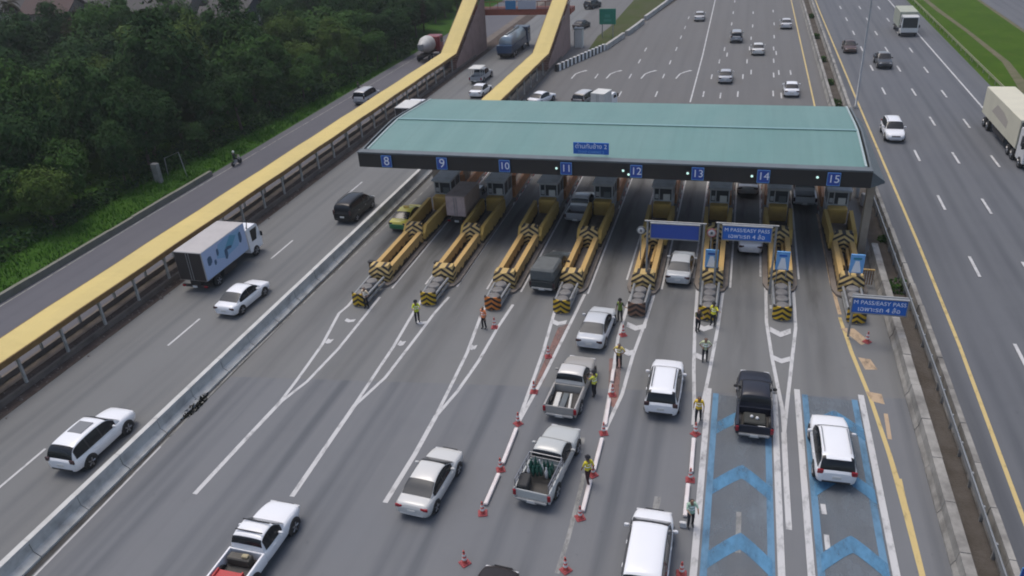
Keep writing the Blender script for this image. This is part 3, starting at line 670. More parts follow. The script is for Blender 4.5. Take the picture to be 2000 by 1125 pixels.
for k in range(8):
    ln = k+8; X = IX[k]; o = BO[k]
    yl = lambda y: y-o
    t = thing('toll_island', 'long toll island with tan walls and chevron blocks leading to booth %d' % ln, 'toll island', (X, o, 0), 0, 'toll islands')
    # kerbed slab
    b = MB(); hw = 1.12; y0 = yl(C1[k])-.5; y1 = 15.5; nosy = [(hw, y0+1.2), (hw*.8, y0+.45), (hw*.35, y0+.05), (-hw*.35, y0+.05), (-hw*.8, y0+.45), (-hw, y0+1.2), (-hw, y1), (hw, y1)]
    vs = [(x, y, z) for z in (0, .17) for x, y in nosy]; n = 8
    b.add(vs, [tuple(range(8, 16))]+[(i, (i+1) % n, n+(i+1) % n, n+i) for i in range(n)]).build('kerb_slab', M['island'], t)
    b = MB(); wedge(b, .80, .76, yl(C1[k]), yl(C1[k])+1.1, .85, 1.36); b.build('chevron_block', M['chev_tan'], t, loc=None)
    b = MB(); wall_pair(b, .58, .58, yl(C1[k])+1.11, yl(C2[k])+.12, .34, 1.08); b.build('side_wall', M['wall_tan'], t)
    b = MB(); wedge(b, .74, .66, yl(C2[k]), yl(C2[k])+1.0, 1.0, 1.6); b.build('chevron_block', M['chev_tan'], t)
    b = MB(); wall_pair(b, .80, .93, yl(C2[k])+.35, -.15, .28, 1.4, .35); b.build('side_wall', M['wall_yellow'], t)
    if k >= 4:      # inner rails and clutter of the older islands
        b = MB(); wall_pair(b, .2, .24, yl(C2[k])-3.0, yl(C2[k])-.2, .16, .7); b.build('inner_wall', M['wall_tan'], t)
    b = MB(); wall_pair(b, .82, .62, 3.4, 13.5, .22, 1.0); b.build('rear_wall', M['orange_board'], t)
    b = MB(); wedge(b, .1, .5, -.2, .6, .5, .8)
    # rear kerb stripes
    b = MB()
    for sg in (-1, 1):
        for q in range(12): b.cbox((sg*1.13, 2.2+q*1.05, .09), (.035, .52, .16), q % 2)
    b.build('kerb_stripe', [M['white'], M['pinkish']], t)
    # booth: a thing of its own standing on the island
    bt = thing('toll_booth', 'grey toll booth with a yellow front box standing on the island of lane %d' % ln, 'toll booth', (X, o, .17), 0, 'toll booths')
    MB().cbox((0, .38, .62), (1.42, .76, 1.24), 0, .06).build('front_box', M['booth_yellow'], bt)
    MB().cbox((0, 2.0, .55), (1.55, 2.4, 1.1), 0, .05).build('base', M['booth_wall'], bt)
    b = MB()
    for sx in (-.73, .73):
        for yy in (.85, 2.0, 3.15): MB().cbox((sx, yy, 1.75), (.09, .1, 1.3)).build('window_post', M['booth_wall'], bt)
    MB().cbox((0, .84, 1.2), (1.5, .06, .2)).build('sill', M['booth_wall'], bt); MB().cbox((-.3, .83, 1.75), (.08, .06, 1.3)).build('window_post', M['booth_wall'], bt)
    MB().cbox((.3, .83, 1.55), (.55, .05, .55)).build('notice', M['white_box'] if k % 3 else M['gutter'], bt); MB().cbox((-.5, .82, 1.6), (.26, .05, .36)).build('notice', M['booth_wall'], bt)
    MB().cbox((0, 2.0, 1.75), (1.44, 2.26, 1.24)).build('window', M['glass_grey'], bt)
    MB().cbox((0, 2.0, 2.5), (1.85, 2.9, .2), 0, .05).cbox((0, .9, 2.35), (1.5, .3, .12)).build('roof', M['booth_wall'], bt)
    # orange board behind each booth
    bd = tag(MB().cbox((X+.15, o+4.4, 1.15), (1.3, .12, 1.5)).cbox((X-.35, o+4.4, .3), (.08, .08, .3)).cbox((X+.65, o+4.4, .3), (.08, .08, .3)).build('warning_board', M['orange_board']), 'orange board standing behind toll booth %d under the canopy' % ln, 'board', 'orange boards behind the booths')
    # crash cushion in front
    c = thing('crash_cushion', '%s and black chevron crash cushion in front of the island of lane %d' % (CUSH[k], ln), 'crash cushion', (X, TIP[k], 0), 0, 'crash cushions')
    L = C1[k]-TIP[k]
    b = MB(); n_ = 9; vs = []
    for i in range(n_):
        a = R(-70+140*i/(n_-1)); x = .58*math.sin(a)/math.sin(R(70)); y = .30*(1-math.cos(a))/(1-math.cos(R(70)))
        vs += [(x, y, .12), (x, y+.10, 1.0), (x*.9, y+.18, 1.0), (x*.9, y+.10, .12)]
    b.add(vs, [(i*4+q, i*4+(q+1) % 4, (i+1)*4+(q+1) % 4, (i+1)*4+q) for i in range(n_-1) for q in range(4)]+[(0, 1, 2, 3), ((n_-1)*4+3, (n_-1)*4+2, (n_-1)*4+1, (n_-1)*4)])
    b.build('nose_panel', M['chev_'+CUSH[k]], c)
    b = MB()
    for sx in (-.47, .47):
        for zz in (.3, .72): b.tube([(sx, .45, zz), (sx*1.15, L-.05, zz)], .09, 8)
    b.build('side_rail', M['steel'], c)
    b = MB(); q = .62
    while q < L-.3: b.lathe([(.38, .05), (.41, .1), (.41, .84), (.36, .9), (.0, .88)], 14, (0, q+.1, 0)); q += .86
    b.build('barrel', dirty('cushion_grey', c4(.17, .165, .16), c4(.07, .06, .055), .6, 2, .6) if k == 0 else M['cush'], c) if k else None
    if k == 0:
        M['cush'] = dirty('cushion_grey', c4(.17, .165, .16), c4(.07, .06, .055), .6, 2, .6); b.build('barrel', M['cush'], c)
# small delineator posts on the twin walls
def delineator(px, py, zb, label):
    p = G(px, py, zb); o = thing('marker_post', label, 'post', (p.x, p.y, zb-.0), 0, 'dark boxes beside the first chevron blocks')
    MB().cbox((0, 0, .32), (.34, .3, .64), 0, .04).build('box', plain('brown_box', .05, .03, .028, .6), o); MB().cbox((0, 0, .68), (.42, .38, .06)).build('lid', M['black'], o)
for q, (px, py) in enumerate(((727, 526), (855, 528), (985, 530))):
    delineator(px, py, .17, 'small dark box beside the first chevron block of island %d' % (8+q))

# overhead sign gantries between the islands
def overhead(x0, x1, y, zb, h, label, text, posts, mat):
    t = thing('overhead_sign', label, 'sign', ((x0+x1)/2, y, 0), 0, 'overhead lane signs'); w_ = x1-x0
    MB().cbox((0, 0, zb+h/2), (w_, .14, h), 0, .02).build('panel', mat, t)
    b = MB()
    for q in ((0, zb+h+.02, w_+.12, .06), (0, zb-.02, w_+.12, .06)): b.cbox((q[0], -.02, q[1]), (q[2], .2, q[3]))
    for sx in (-1, 1): b.cbox((sx*(w_/2+.03), -.02, zb+h/2), (.06, .2, h))
    b.build('frame', M['steel'], t)
    ov = .45 if len(posts) > 1 else .02; b = MB(); b.tube([(-w_/2-ov, .18, zb+h+.05), (w_/2+ov, .18, zb+h+.05)], .06, 8)
    for px in posts: b.tube([(px-(x0+x1)/2, .18, .17), (px-(x0+x1)/2, .18, zb+h+.05)], .075, 8)
    b.build('support', M['steel'], t)
    if text:
        text_mesh(text[0], h*.36, M['sign_white'], t, (0, -.075, zb+h*.70), (R(90), 0, 0), sx=1.0)
        text_mesh(text[1], h*.42, M['sign_white'], t, (0, -.075, zb+h*.26), (R(90), 0, 0))
def gantry(px0, py0, px1, py1, zc, label, text, posts, mat):
    """place a sign seen in the photo between two pixel corners so that its centre is zc above the road"""
    c = G((px0+px1)/2, (py0+py1)/2, zc)
    sc_ = (c-CAM).dot(_fw)/F_PX
    w_, h = (px1-px0)*sc_, abs(py1-py0)*sc_*1.18
    overhead(c.x-w_/2, c.x+w_/2, c.y, zc-h/2, h, label, text, posts(c.x, w_), mat)
gantry(1272, 439, 1364, 465, 4.6, 'plain blue overhead sign panel above lane 12 with no writing', None, lambda x, w_: (x-w_/2-.25, x+w_/2+.3), M['sign_navy'])
gantry(1413, 443, 1504, 468, 4.6, 'blue overhead sign with two lines of white writing above lane 13', ('M PASS/EASY PASS', 'เฉพาะรถ 4 ล้อ'), lambda x, w_: (x-w_/2-.3, x+w_/2+.3), M['sign_blue'])
gantry(1668, 584, 1767, 612, 2.5, 'blue roadside sign with two lines of white writing in front of island 15', ('M PASS/EASY PASS', 'เฉพาะรถ 4 ล้อ'), lambda x, w_: (x-w_/2+.1,), M['sign_blue'])
def round_sign(px, py, y, label):
    d = _fw*F_PX+_rt*(px-1000)-_up*(py-562.5); tt = y/d.y; p = CAM+d*tt
    t = thing('round_sign', label, 'sign', (p.x, y, 0), 0)
    MB().tube([(0, .06, .17), (0, .06, p.z+.3)], .04, 8).build('post', M['steel'], t)
    MB().lathe([(0, -.02), (.249, -.02), (.249, .02), (0, .02)], 20, (0, 0, p.z), 'y').build('face', M['white'], t)
    MB().lathe([(.25, .02), (.25, -.03), (.32, -.03), (.32, .02), (.25, .02)], 20, (0, 0, p.z), 'y', 0, False).build('rim', M['pinkish'] if px > 1300 else M['gutter'], t)
    MB().cbox((0, -.025, p.z), (.16, .012, .2)).build('symbol', M['gutter'], t)
round_sign(1252, 450, 51.2, 'round white sign with a grey rim left of the plain blue overhead panel')
round_sign(1390, 455, 51.2, 'round white sign with a pinkish rim between the two overhead signs')
def lane_panel(px, py, k, label, top):
    y = 50.2 if k < 7 else 50.4; d = _fw*F_PX+_rt*(px-1000)-_up*(py-562.5); p = CAM+d*(y/d.y)
    t = thing('symbol_sign', label, 'sign', (p.x, y, 0), 0, 'upright blue and white lane panels')
    MB().cbox((0, 0, p.z), (.86, .1, 1.35), 0, .02).build('panel', M['sign_pale'], t)
    b = MB(); b.add([(-.12, -.056, p.z+.22), (.12, -.056, p.z+.22), (.3, -.056, p.z-.6), (-.3, -.056, p.z-.6)], [(0, 1, 2, 3)]); b.norecalc = True
    b.build('road_symbol', M['sign_white'], t)
    MB().cbox((0, -.06, p.z+.38), (.5, .012, .14)).build('stripe', top, t)
    MB().cbox((-.3, .07, p.z/2+.05), (.07, .07, p.z)).cbox((.3, .07, p.z/2+.05), (.07, .07, p.z)).build('post', M['steel'], t)
lane_panel(1390, 505, 5, 'upright blue panel with a white road symbol on island 13', M['sign_navy'])
lane_panel(1529, 509, 6, 'upright blue panel with a white road symbol on island 14', M['sign_blue'])
lane_panel(1674, 515, 7, 'upright blue panel with a white road symbol and teal band on island 15', plain('teal_band', .02, .22, .30, .4))
# fence grille right of island 15
p = G(1690, 560)
t = thing('grille', 'brown dotted grille standing on island 15 beside the chevron block', 'grille', (p.x-.1, p.y, .17))
b = MB()
for i in range(7):
    b.cbox((-.45+i*.15, 0, .55), (.05, .05, 1.1))
    for j in range(6): b.cbox((-.45+i*.15, -.03, .12+j*.18), (.085, .03, .06))
b.build('bars', plain('rust_bar', .20, .11, .06, .8), t); MB().cbox((0, 0, 1.12), (1.05, .1, .08)).build('top_rail', M['wall_tan'], t)
# things in the median beside the canopy: timber and sheets leaning in the shade
for q, (px, py, hh, c_) in enumerate(((1655, 372, 1.0, 'white'), (1672, 385, 1.3, 'concrete'), (1684, 402, 1.1, 'concrete'), (1693, 424, 1.2, 'concrete'))):
    p = G(px, py); o = tag(MB().cbox((0, 0, hh/2), (.3, .5, hh), 0, .06).build('concrete_stub', M[c_], loc=(p.x, p.y, 0)), ['white upright slab furthest back beside the canopy end', 'pale concrete stub second from the back beside the canopy end', 'pale concrete stub third from the back beside the canopy end', 'pale concrete stub nearest the corner column of the canopy'][q], 'concrete block', 'stubs beside the canopy end'); o.rotation_euler = (0, 0, .2*q)
# small blue kilometre sign bottom right, green sign, cabinet, mast
p = G(1962, 1150, 0)
t = thing('marker_sign', 'small blue sign with white digits at the bottom right of the median', 'sign', (12.05, 25.6, .85))
MB().cbox((0, 0, .30), (.06, .06, .6)).build('post', M['steel'], t); MB().cbox((0, -.05, .75), (.46, .04, .6)).build('panel', M['sign_navy'], t)
MB().cbox((0, -.065, .75), (.52, .02, .66)).build('border', M['sign_pale'], t); MB().cbox((0, -.078, .75), (.46, .02, .6)).build('face', M['sign_navy'], t); text_mesh('7', .36, M['sign_pale'], t, (0, -.092, .82), (R(90), 0, 0))
pa, pb_ = G(1177, 73), G(1196, 73); t = thing('direction_sign', 'green motorway direction sign on two posts beside the slip road', 'sign', ((pa.x+pb_.x)/2, pa.y, 0))
MB().cbox((-.9, .1, 2.2), (.14, .14, 4.4)).cbox((.9, .1, 2.2), (.14, .14, 4.4)).build('post', M['steel'], t)
MB().cbox((0, 0, 3.35), (2.75, .1, 2.5), 0, .02).build('panel', M['sign_green'], t)
b = MB(); b.cbox((0, -.06, 3.45), (.9, .012, .5)).cbox((0, -.06, 2.75), (1.3, .012, .4)); b.build('symbol', M['sign_lgreen'], t)
p = G(1131, 92); t = thing('utility_cabinet', 'pale grey utility cabinet standing by the striped barrier', 'cabinet', (p.x, p.y, 0))
MB().cbox((0, 0, 1.45), (1.35, 1.2, 2.9), 0, .04).build('body', M['white_box'], t); MB().cbox((0, 0, 2.94), (1.5, 1.35, .1)).build('roof', M['gutter'], t); MB().cbox((-.62, -.615, 1.3), (.10, .03, 2.4)).build('door_edge', M['black'], t)
p = G(1676, 212); t = thing('lamp_mast', 'tall thin grey lamp mast in the median behind the canopy', 'lamp post', (12.9, 95.6, 0))
MB().lathe([(.22, 0), (.2, .3), (.13, .32), (.07, 14)], 10).build('pole', M['steel'], t)
MB().tube([(0, 0, 13.8), (1.4, 0, 14.4), (2.4, 0, 14.5)], .05, 8).tube([(0, 0, 13.8), (-1.4, 0, 14.4), (-2.4, 0, 14.5)], .05, 8).build('arm', M['steel'], t)
for sx in (-1, 1): MB().cbox((sx*2.6, 0, 14.48), (.7, .3, .14), 0, .04).build('lamp_head', M['steel'], t)

# ================================================================== VEHICLES  (local: +Y forward, rear bumper at y=0)
def cr(t, a, b, c, d):
    return .5*((2*b)+(-a+c)*t+(2*a-5*b+4*c-d)*t*t+(-a+3*b-3*c+d)*t**3)
def smooth_stations(st, per=4):
    out = []
    for i in range(len(st)-1):
        p = [st[max(i-1, 0)], st[i], st[i+1], st[min(i+2, len(st)-1)]]
        for k in range(per):
            t = k/per
            if abs(p[2][0]-p[1][0]) < .13: out.append([p[1][j]+(p[2][j]-p[1][j])*t for j in range(4)])
            else:
                lo = [min(p[1][j], p[2][j]) for j in range(4)]; hi = [max(p[1][j], p[2][j]) for j in range(4)]
                out.append([min(max(cr(t, *(q[j] for q in p)), lo[j]-.01), hi[j]+.01) for j in range(4)])
    out.append(list(st[-1])); return out
def loft_body(mb, st, mi=0, crown=.025):
    st = smooth_stations(st); rings = []
    for y, zb, zt, hw in st:
        h = zt-zb
        half = [(0, zb), (.84*hw, zb), (.95*hw, zb+.10*h), (hw, zb+.40*h), (.995*hw, zb+.62*h), (.965*hw, zb+.84*h), (.90*hw, zb+.95*h), (.80*hw, zt), (.4*hw, zt+crown*.8), (0, zt+crown)]
        rings.append([(x, y, z) for x, z in half]+[(-x, y, z) for x, z in reversed(half[1:-1])])
    n = len(rings[0]); vs = [p for r in rings for p in r]; fs = []
    for i in range(len(rings)-1):
        for k in range(n): j = (k+1) % n; fs.append((i*n+k, i*n+j, (i+1)*n+j, (i+1)*n+k))
    mb.add(vs, fs, mi, True)
    # pinched end caps
    for r, s_ in ((rings[0], 0), (rings[-1], 1)):
        c = (0, r[0][1]+(.02 if s_ else -.02), sum(p[2] for p in r)/n); mb.add(r+[c], [((k+1) % n, k, n) if s_ == 0 else (k, (k+1) % n, n) for k in range(n)], mi, True)
    return mb
class Cabin:
    """glasshouse swept along an arched roof line; panes are patches lying just proud of its surface"""
    def __init__(s, prof, hb, ht):
        s.hb, s.ht, s.z0, s.H = hb, ht, min(prof[0][1], prof[-1][1]), max(p[1] for p in prof)
        q = [tuple(2*a-b for a, b in zip(prof[0], prof[1]))]+list(prof)+[tuple(2*a-b for a, b in zip(prof[-1], prof[-2]))]
        s.c = [tuple(cr(k/8, q[i][d], q[i+1][d], q[i+2][d], q[i+3][d]) for d in (0, 1)) for i in range(len(prof)-1) for k in range(8)]+[prof[-1]]
        s.n = len(s.c)-1; s.y0, s.y1 = prof[0][0], prof[-1][0]; s.top = max(range(s.n+1), key=lambda k: s.c[k][1])
    def at(s, t):
        t = max(0., min(1., t))*s.n; k = min(int(t), s.n-1); f = t-k
        return tuple(s.c[k][d]*(1-f)+s.c[k+1][d]*f for d in (0, 1))
    def t_y(s, y): return next((k for k in range(s.n+1) if s.c[k][0] >= y), s.n)/s.n
    def t_z(s, z, front): 
        ks = range(s.n, s.top, -1) if front else range(0, s.top)
        return next((k for k in ks if s.c[k][1] >= z), s.top)/s.n
    def P(s, t, u):
        """u 0..1 up the side, 1..2 over the roof to the centre line"""
        y, zt = s.at(t); e = abs((y-s.y0)/(s.y1-s.y0)*2-1); hb = s.hb*(1-.10*e**4)
        zs = s.z0-.08; ze = zs+(zt-zs)*.86
        xw = lambda z: hb-(hb-s.ht)*max(0, (z-s.z0)/(s.H-s.z0))**1.25
        if u <= 1: z = zs+(ze-zs)*u; return Vector((xw(z), y, z))
        a = (u-1)*math.pi/2; xe = xw(ze)
        return Vector((xe*math.cos(a)**.75 if a < 1.57 else 0, y, ze+(zt-ze)*math.sin(a)))
    def shell(s, mb, mi=0):
        us = [0, .3, .6, .85, 1, 1.12, 1.25, 1.4, 1.6, 1.8, 2]; m_ = len(us)*2-1; vs = []
        for k in range(s.n+1):
            r = [s.P(k/s.n, u) for u in us]; vs += [tuple(p) for p in r]+[(-p.x, p.y, p.z) for p in reversed(r[:-1])]
        mb.add(vs, [(k*m_+i, k*m_+i+1, (k+1)*m_+i+1, (k+1)*m_+i) for k in range(s.n) for i in range(m_-1)], mi, True)
    def off(s, t, u, o):
        e = 1e-3; a = s.P(min(t+e, 1), u)-s.P(max(t-e, 0), u); b = s.P(t, min(u+e*4, 2))-s.P(t, max(u-e*4, 0)); n = a.cross(b)
        if n.length < 1e-12: n = Vector((0, 0, 1))
        n.normalize(); c = s.P(t, u)-Vector((0, (s.y0+s.y1)/2, s.z0-.3))
        return s.P(t, u)+n*(o if n.dot(c) > 0 else -o)
    def side(s, mb, sg, ya, yb, u0=.14, u1=.97, o=.014, n=8, mi=0):
        ta, tb = s.t_y(ya), s.t_y(yb); vs = []
        for i in range(n+1):
            for k in range(5): p = s.off(ta+(tb-ta)*i/n, u0+(u1-u0)*k/4, o); vs.append((sg*p.x, p.y, p.z))
        mb.add(vs, [(i*5+k, i*5+k+1, (i+1)*5+k+1, (i+1)*5+k) for i in range(n) for k in range(4)], mi, True)
    def screen(s, mb, front, f0=.12, f1=.86, ua=1.10, o=.014, mi=0):
        H = s.H-s.z0; ta, tb = s.t_z(s.z0+H*f0, front), s.t_z(s.z0+H*f1, front); n = 6; us = [ua+(2-ua)*k/5 for k in range(6)]; vs = []; m_ = 11
        for i in range(n+1):
            r = [s.off(ta+(tb-ta)*i/n, u, o) for u in us]; r[-1].x = 0
            vs += [tuple(p) for p in r]+[(-p.x, p.y, p.z) for p in reversed(r[:-1])]
        mb.add(vs, [(i*m_+k, i*m_+k+1, (i+1)*m_+k+1, (i+1)*m_+k) for i in range(n) for k in range(m_-1)], mi, True)
def wheel(t, x, y, r, wd=.22, rim=True):
    sg = 1 if x > 0 else -1
    w_ = MB().lathe([(r*.62, -wd/2), (r*.93, -wd/2), (r, -wd/2+.035), (r, wd/2-.035), (r*.93, wd/2), (r*.62, wd/2)], 20, axis='x').build('wheel', M['tyre'], t, 50, (x-sg*wd/2, y, r))
    if rim:
        b = MB(); b.lathe([(r*.66, wd/2*.9), (r*.6, wd/2*.55), (r*.22, wd/2*.7), (.0, wd/2*.8)], 20, axis='x')
        for k in range(5):
            a = 2*math.pi*k/5; c_, s_ = math.cos(a), math.sin(a); b.tube([(wd/2*.85, .12*r*c_, .12*r*s_), (wd/2*.85, .62*r*c_, .62*r*s_)], .045*r/.33, 5)
        if sg < 0: b.v = [(-q[0], q[1], q[2]) for q in b.v]
        b.build('rim', M['rim'], w_, 40)
    return w_
def arch(mb, x, y, r, mi):
    sg = 1 if x > 0 else -1; n = 14; ro = r+.075
    vs = [(x, y+ro*math.cos(math.pi*k/n), r+ro*math.sin(math.pi*k/n)) for k in range(n+1)]+[(x, y-ro, r*.62), (x, y+ro, r*.62)]
    vs += [(x-sg*.25, v[1], v[2]) for v in vs]; m_ = n+3
    mb.add(vs, [tuple(range(m_)), tuple(range(2*m_-1, m_-1, -1))]+[(i, (i+1) % m_, m_+(i+1) % m_, m_+i) for i in range(m_)], mi)
SPEC = dict(
 sedan=dict(st=[(0, .44, .76, .62), (.05, .34, .88, .75), (.2, .27, .96, .83), (.6, .23, .98, .868), (1.3, .21, .955, .88), (2.3, .20, .93, .88), (3.3, .21, .93, .875), (3.8, .215, .87, .86), (4.2, .23, .79, .81), (4.45, .29, .69, .72), (4.58, .38, .58, .56)],
   cab=([(.50, .95), (.85, 1.12), (1.25, 1.33), (1.7, 1.44), (2.2, 1.465), (2.6, 1.40), (2.95, 1.20), (3.38, .92)], .815, .57), wh=(.86, 3.55, .325), side=((.92, 1.86), (1.92, 2.9)), tail=(.03, .79, .36, .16), plate=.66, w=.88, rs=(.16, .80)),
 suv=dict(st=[(0, .52, .98, .64), (.05, .42, 1.06, .79), (.2, .36, 1.11, .88), (.7, .32, 1.10, .92), (1.5, .29, 1.08, .93), (2.5, .28, 1.06, .93), (3.4, .29, 1.06, .92), (3.95, .30, 1.02, .90), (4.4, .33, .94, .83), (4.62, .38, .84, .74), (4.74, .47, .70, .58)],
   cab=([(.08, 1.08), (.18, 1.34), (.36, 1.60), (.75, 1.72), (1.5, 1.765), (2.2, 1.75), (2.7, 1.67), (3.05, 1.42), (3.48, 1.06)], .875, .62), wh=(.95, 3.72, .375), side=((.34, 1.06), (1.12, 2.02), (2.08, 3.02)), tail=(.035, 1.02, .27, .24), plate=.8, w=.93, rs=(.05, .84)),
 mpv=dict(st=[(0, .48, 1.0, .70), (.05, .36, 1.07, .83), (.22, .28, 1.10, .895), (1.0, .23, 1.09, .92), (2.2, .22, 1.06, .925), (3.3, .22, 1.04, .92), (4.0, .23, 1.02, .90), (4.5, .27, .93, .83), (4.8, .34, .80, .73), (4.92, .45, .66, .58)],
   cab=([(.05, 1.06), (.12, 1.42), (.26, 1.70), (.65, 1.83), (1.8, 1.88), (2.6, 1.86), (3.05, 1.77), (3.48, 1.47), (4.0, 1.04)], .88, .67), wh=(.92, 3.9, .345), side=((.24, 1.25), (1.31, 2.4), (2.46, 3.42)), tail=(.03, 1.08, .2, .42), plate=.75, w=.92, rs=(.14, .78)),
 pickup=dict(st=[(1.62, .40, .98, .86), (1.66, .36, 1.04, .90), (2.6, .34, 1.05, .92), (3.6, .34, 1.08, .92), (4.2, .36, 1.07, .91), (4.75, .38, 1.0, .87), (5.08, .42, .92, .79), (5.24, .47, .82, .70), (5.32, .54, .70, .58)],
   cab=([(1.64, 1.04), (1.71, 1.38), (1.82, 1.61), (2.15, 1.72), (2.7, 1.74), (3.1, 1.68), (3.44, 1.40), (3.84, 1.06)], .875, .65), wh=(1.05, 4.35, .385), side=((1.84, 2.56), (2.62, 3.42)), tail=(.0, .78, .16, .32), plate=.55, w=.93, rs=(.30, .80)),
)
SPEC['pickup_long'] = dict(SPEC['pickup'], st=[(2.12, .40, .98, .86), (2.16, .36, 1.04, .90)]+SPEC['pickup']['st'][2:], cab=([(2.13, 1.04), (2.20, 1.38), (2.30, 1.58), (2.55, 1.68), (2.9, 1.70), (3.2, 1.65), (3.48, 1.40), (3.86, 1.06)], .875, .65), side=((2.32, 2.66), (2.72, 3.44)), bed=2.1)
def lights(t, hw, y, z, wd, h, mat, name, sg_y):
    for sx in (-1, 1): MB().cbox((sx*(hw-wd/2), y, z), (wd, .09, h), 0, .02).build(name, mat, t)
def mirrors(t, cab, mat):
    yb1, hb, z0 = cab.y1, cab.hb, cab.z0
    for sx in (-1, 1): MB().cbox((sx*(hb+.13), yb1-.62, z0+.10), (.22, .12, .16), 0, .035).build('mirror', mat, t)
def car(kind, label, x, y, deg=0., body=(.7, .7, .7), cat=None, group=None, sc_=1., roof=None, rails=False, tail='red', glass_rear='glass', metal=0., arch_black=False, name=None, sunroof=False, load=None, rough=.28, center=False, spoiler=False):
    S = SPEC[kind]; st = S['st']; L = st[-1][0]
    t = thing(name or {'sedan': 'sedan', 'suv': 'suv', 'mpv': 'minivan', 'pickup': 'pickup_truck', 'pickup_long': 'pickup_truck'}[kind], label, cat or {'sedan': 'car', 'suv': 'car', 'mpv': 'van', 'pickup': 'pickup truck', 'pickup_long': 'pickup truck'}[kind], (x, y, 0), R(-deg), group)
    t.scale = (sc_,)*3; kind = 'pickup' if kind == 'pickup_long' else kind
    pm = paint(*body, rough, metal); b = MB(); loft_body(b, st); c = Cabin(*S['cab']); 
    yr, yf, r = S['wh']; hw = S['w']
    for sx in (-1, 1):
        for yy in (yr, yf):
            if kind == 'pickup' and yy == yr: continue
            arch(b, sx*(hw+.004), yy, r, 1)
    b.cbox((0, L-.04, .42), (hw*1.1, .06, .16), 1, .02)
    b.build('body', [pm, M['black']], t, 38)
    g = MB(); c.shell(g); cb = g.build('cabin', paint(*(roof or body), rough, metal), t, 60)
    wb = MB(); c.screen(wb, True, .06, .86, 1.14); wb.build('windscreen', M['glass'], t)
    wb = MB(); c.screen(wb, False, *S['rs'], 1.16); wb.build('rear_window', M[glass_rear], t)
    for sg in (-1, 1):
        tb = MB(); c.side(tb, sg, S['side'][0][0]-.05, S['side'][-1][1]+.06, .11, 1.0, .007, 14)
        for ya, yb_ in S['side']:
            wb = MB(); c.side(wb, sg, ya, yb_); wb.build('side_window', M['glass'], t)
        tb.build('window_trim', M['black'], t)
    for sx in (-1, 1):
        for yy in (yr, yf): wheel(t, sx*(hw+.012), yy, r)
    ty, tz, tw, th = S['tail']
    if kind == 'pickup':
        bm2 = MB(); bl = S.get('bed', 1.62)
        for sx in (-1, 1):
            bm2.add([(sx*q[0], yy, q[1]) for yy in (.03, bl) for q in ((.90, .45), (.925, .70), (.915, .95), (.87, 1.02), (.79, 1.02), (.79, .55), (.79, .45))],
                    [(k, (k+1) % 7, 7+(k+1) % 7, 7+k) for k in range(7)]+[tuple(range(7)), tuple(range(13, 6, -1))], 0)
            arch(bm2, sx*(hw+.004), yr, r, 1)
        bm2.box(-.79, .79, .05, bl, .48, .56, 2); bm2.box(-.79, .79, bl-.06, bl, .56, 1.0, 0)
        bm2.build('cargo_bed', [pm, M['black'], M['bedfloor']], t, 35)
        MB().cbox((0, .035, .78), (1.56, .07, .48), 0, .03).build('tailgate', pm, t)
        MB().cbox((0, -.04, .50), (1.5, .16, .13), 0, .03).cbox((0, -.05, .42), (.5, .1, .1)).build('rear_bumper', M['steel'], t)
    else:
        MB().cbox((0, .015, .42 if kind == 'sedan' else .5), (hw*1.35, .07, .12), 0, .03).build('rear_bumper', M['black'] if kind != 'sedan' else pm, t)
        MB().cbox((0, L-.03, .40), (hw*1.2, .08, .1), 0, .03).build('front_bumper', pm, t)
    lights(t, hw-.06 if kind != 'pickup' else hw-.005, ty+.02, tz, tw, th, M['red_lens'] if tail == 'red' else M['dark_lens'], 'tail_light', -1)
    lights(t, hw-.16, L-.20 if kind != 'pickup' else L-.12, .66 if kind == 'sedan' else .80, .34, .13, M['clear_lens'], 'headlight', 1)
    MB().cbox((0, -.025 if kind != 'pickup' else -.13, S['plate']-.04), (.38, .02, .14)).build('number_plate', M['plate'], t)
    gr = MB(); gr.cbox((0, L-.015, .60 if kind == 'sedan' else .72), (.8, .06, .14), 0, .02); gr.build('grille', M['black'], t)
    mirrors(t, c, pm if body[0] > .1 else M['black'])
    yb0, yb1, hb, ht, z0, z1 = c.y0, c.y1, c.hb, c.ht, c.z0, c.H-.035; yt0, yt1 = yb0+.35, yb1-1.05
    if rails:
        for sx in (-1, 1):
            MB().tube([(sx*(ht-.04), yt0+.25, z1-.03), (sx*(ht-.04), yt0+.4, z1+.05), (sx*(ht-.04), yt1-.1, z1+.05), (sx*(ht-.04), yt1+.1, z1-.03)], .022, 6).build('roof_rail', M['black'] if rails == 'dark' else M['rim'], t)
    if sunroof:
        MB().box(-.42, .42, 1.35, 2.25, c.H-.012, c.H+.012).build('sunroof', plain('sunroof_glass', .17, .175, .18, .3), t)
    if spoiler:
        MB().cbox((0, yb0+.24, z1-.06), (ht*1.75, .28, .05), 0, .02).build('spoiler', pm, t)
    b = MB()      # door seams and handles
    for sx in (-1, 1):
        for u in ((.50, .86) if kind != 'mpv' else (.40, .72)):
            yy = yb0+(yb1-yb0)*u-.1; b.cbox((sx*(hw*.992), yy-.12, z0-.16), (.035, .2, .03))
    b.build('door_handle', pm if body[0] > .1 else M['rim'], t)
    if load: load(t)
    return t
M['bedfloor'] = dirty('bed_floor', c4(.05, .048, .045), c4(.10, .095, .09), .6, 3, .7)

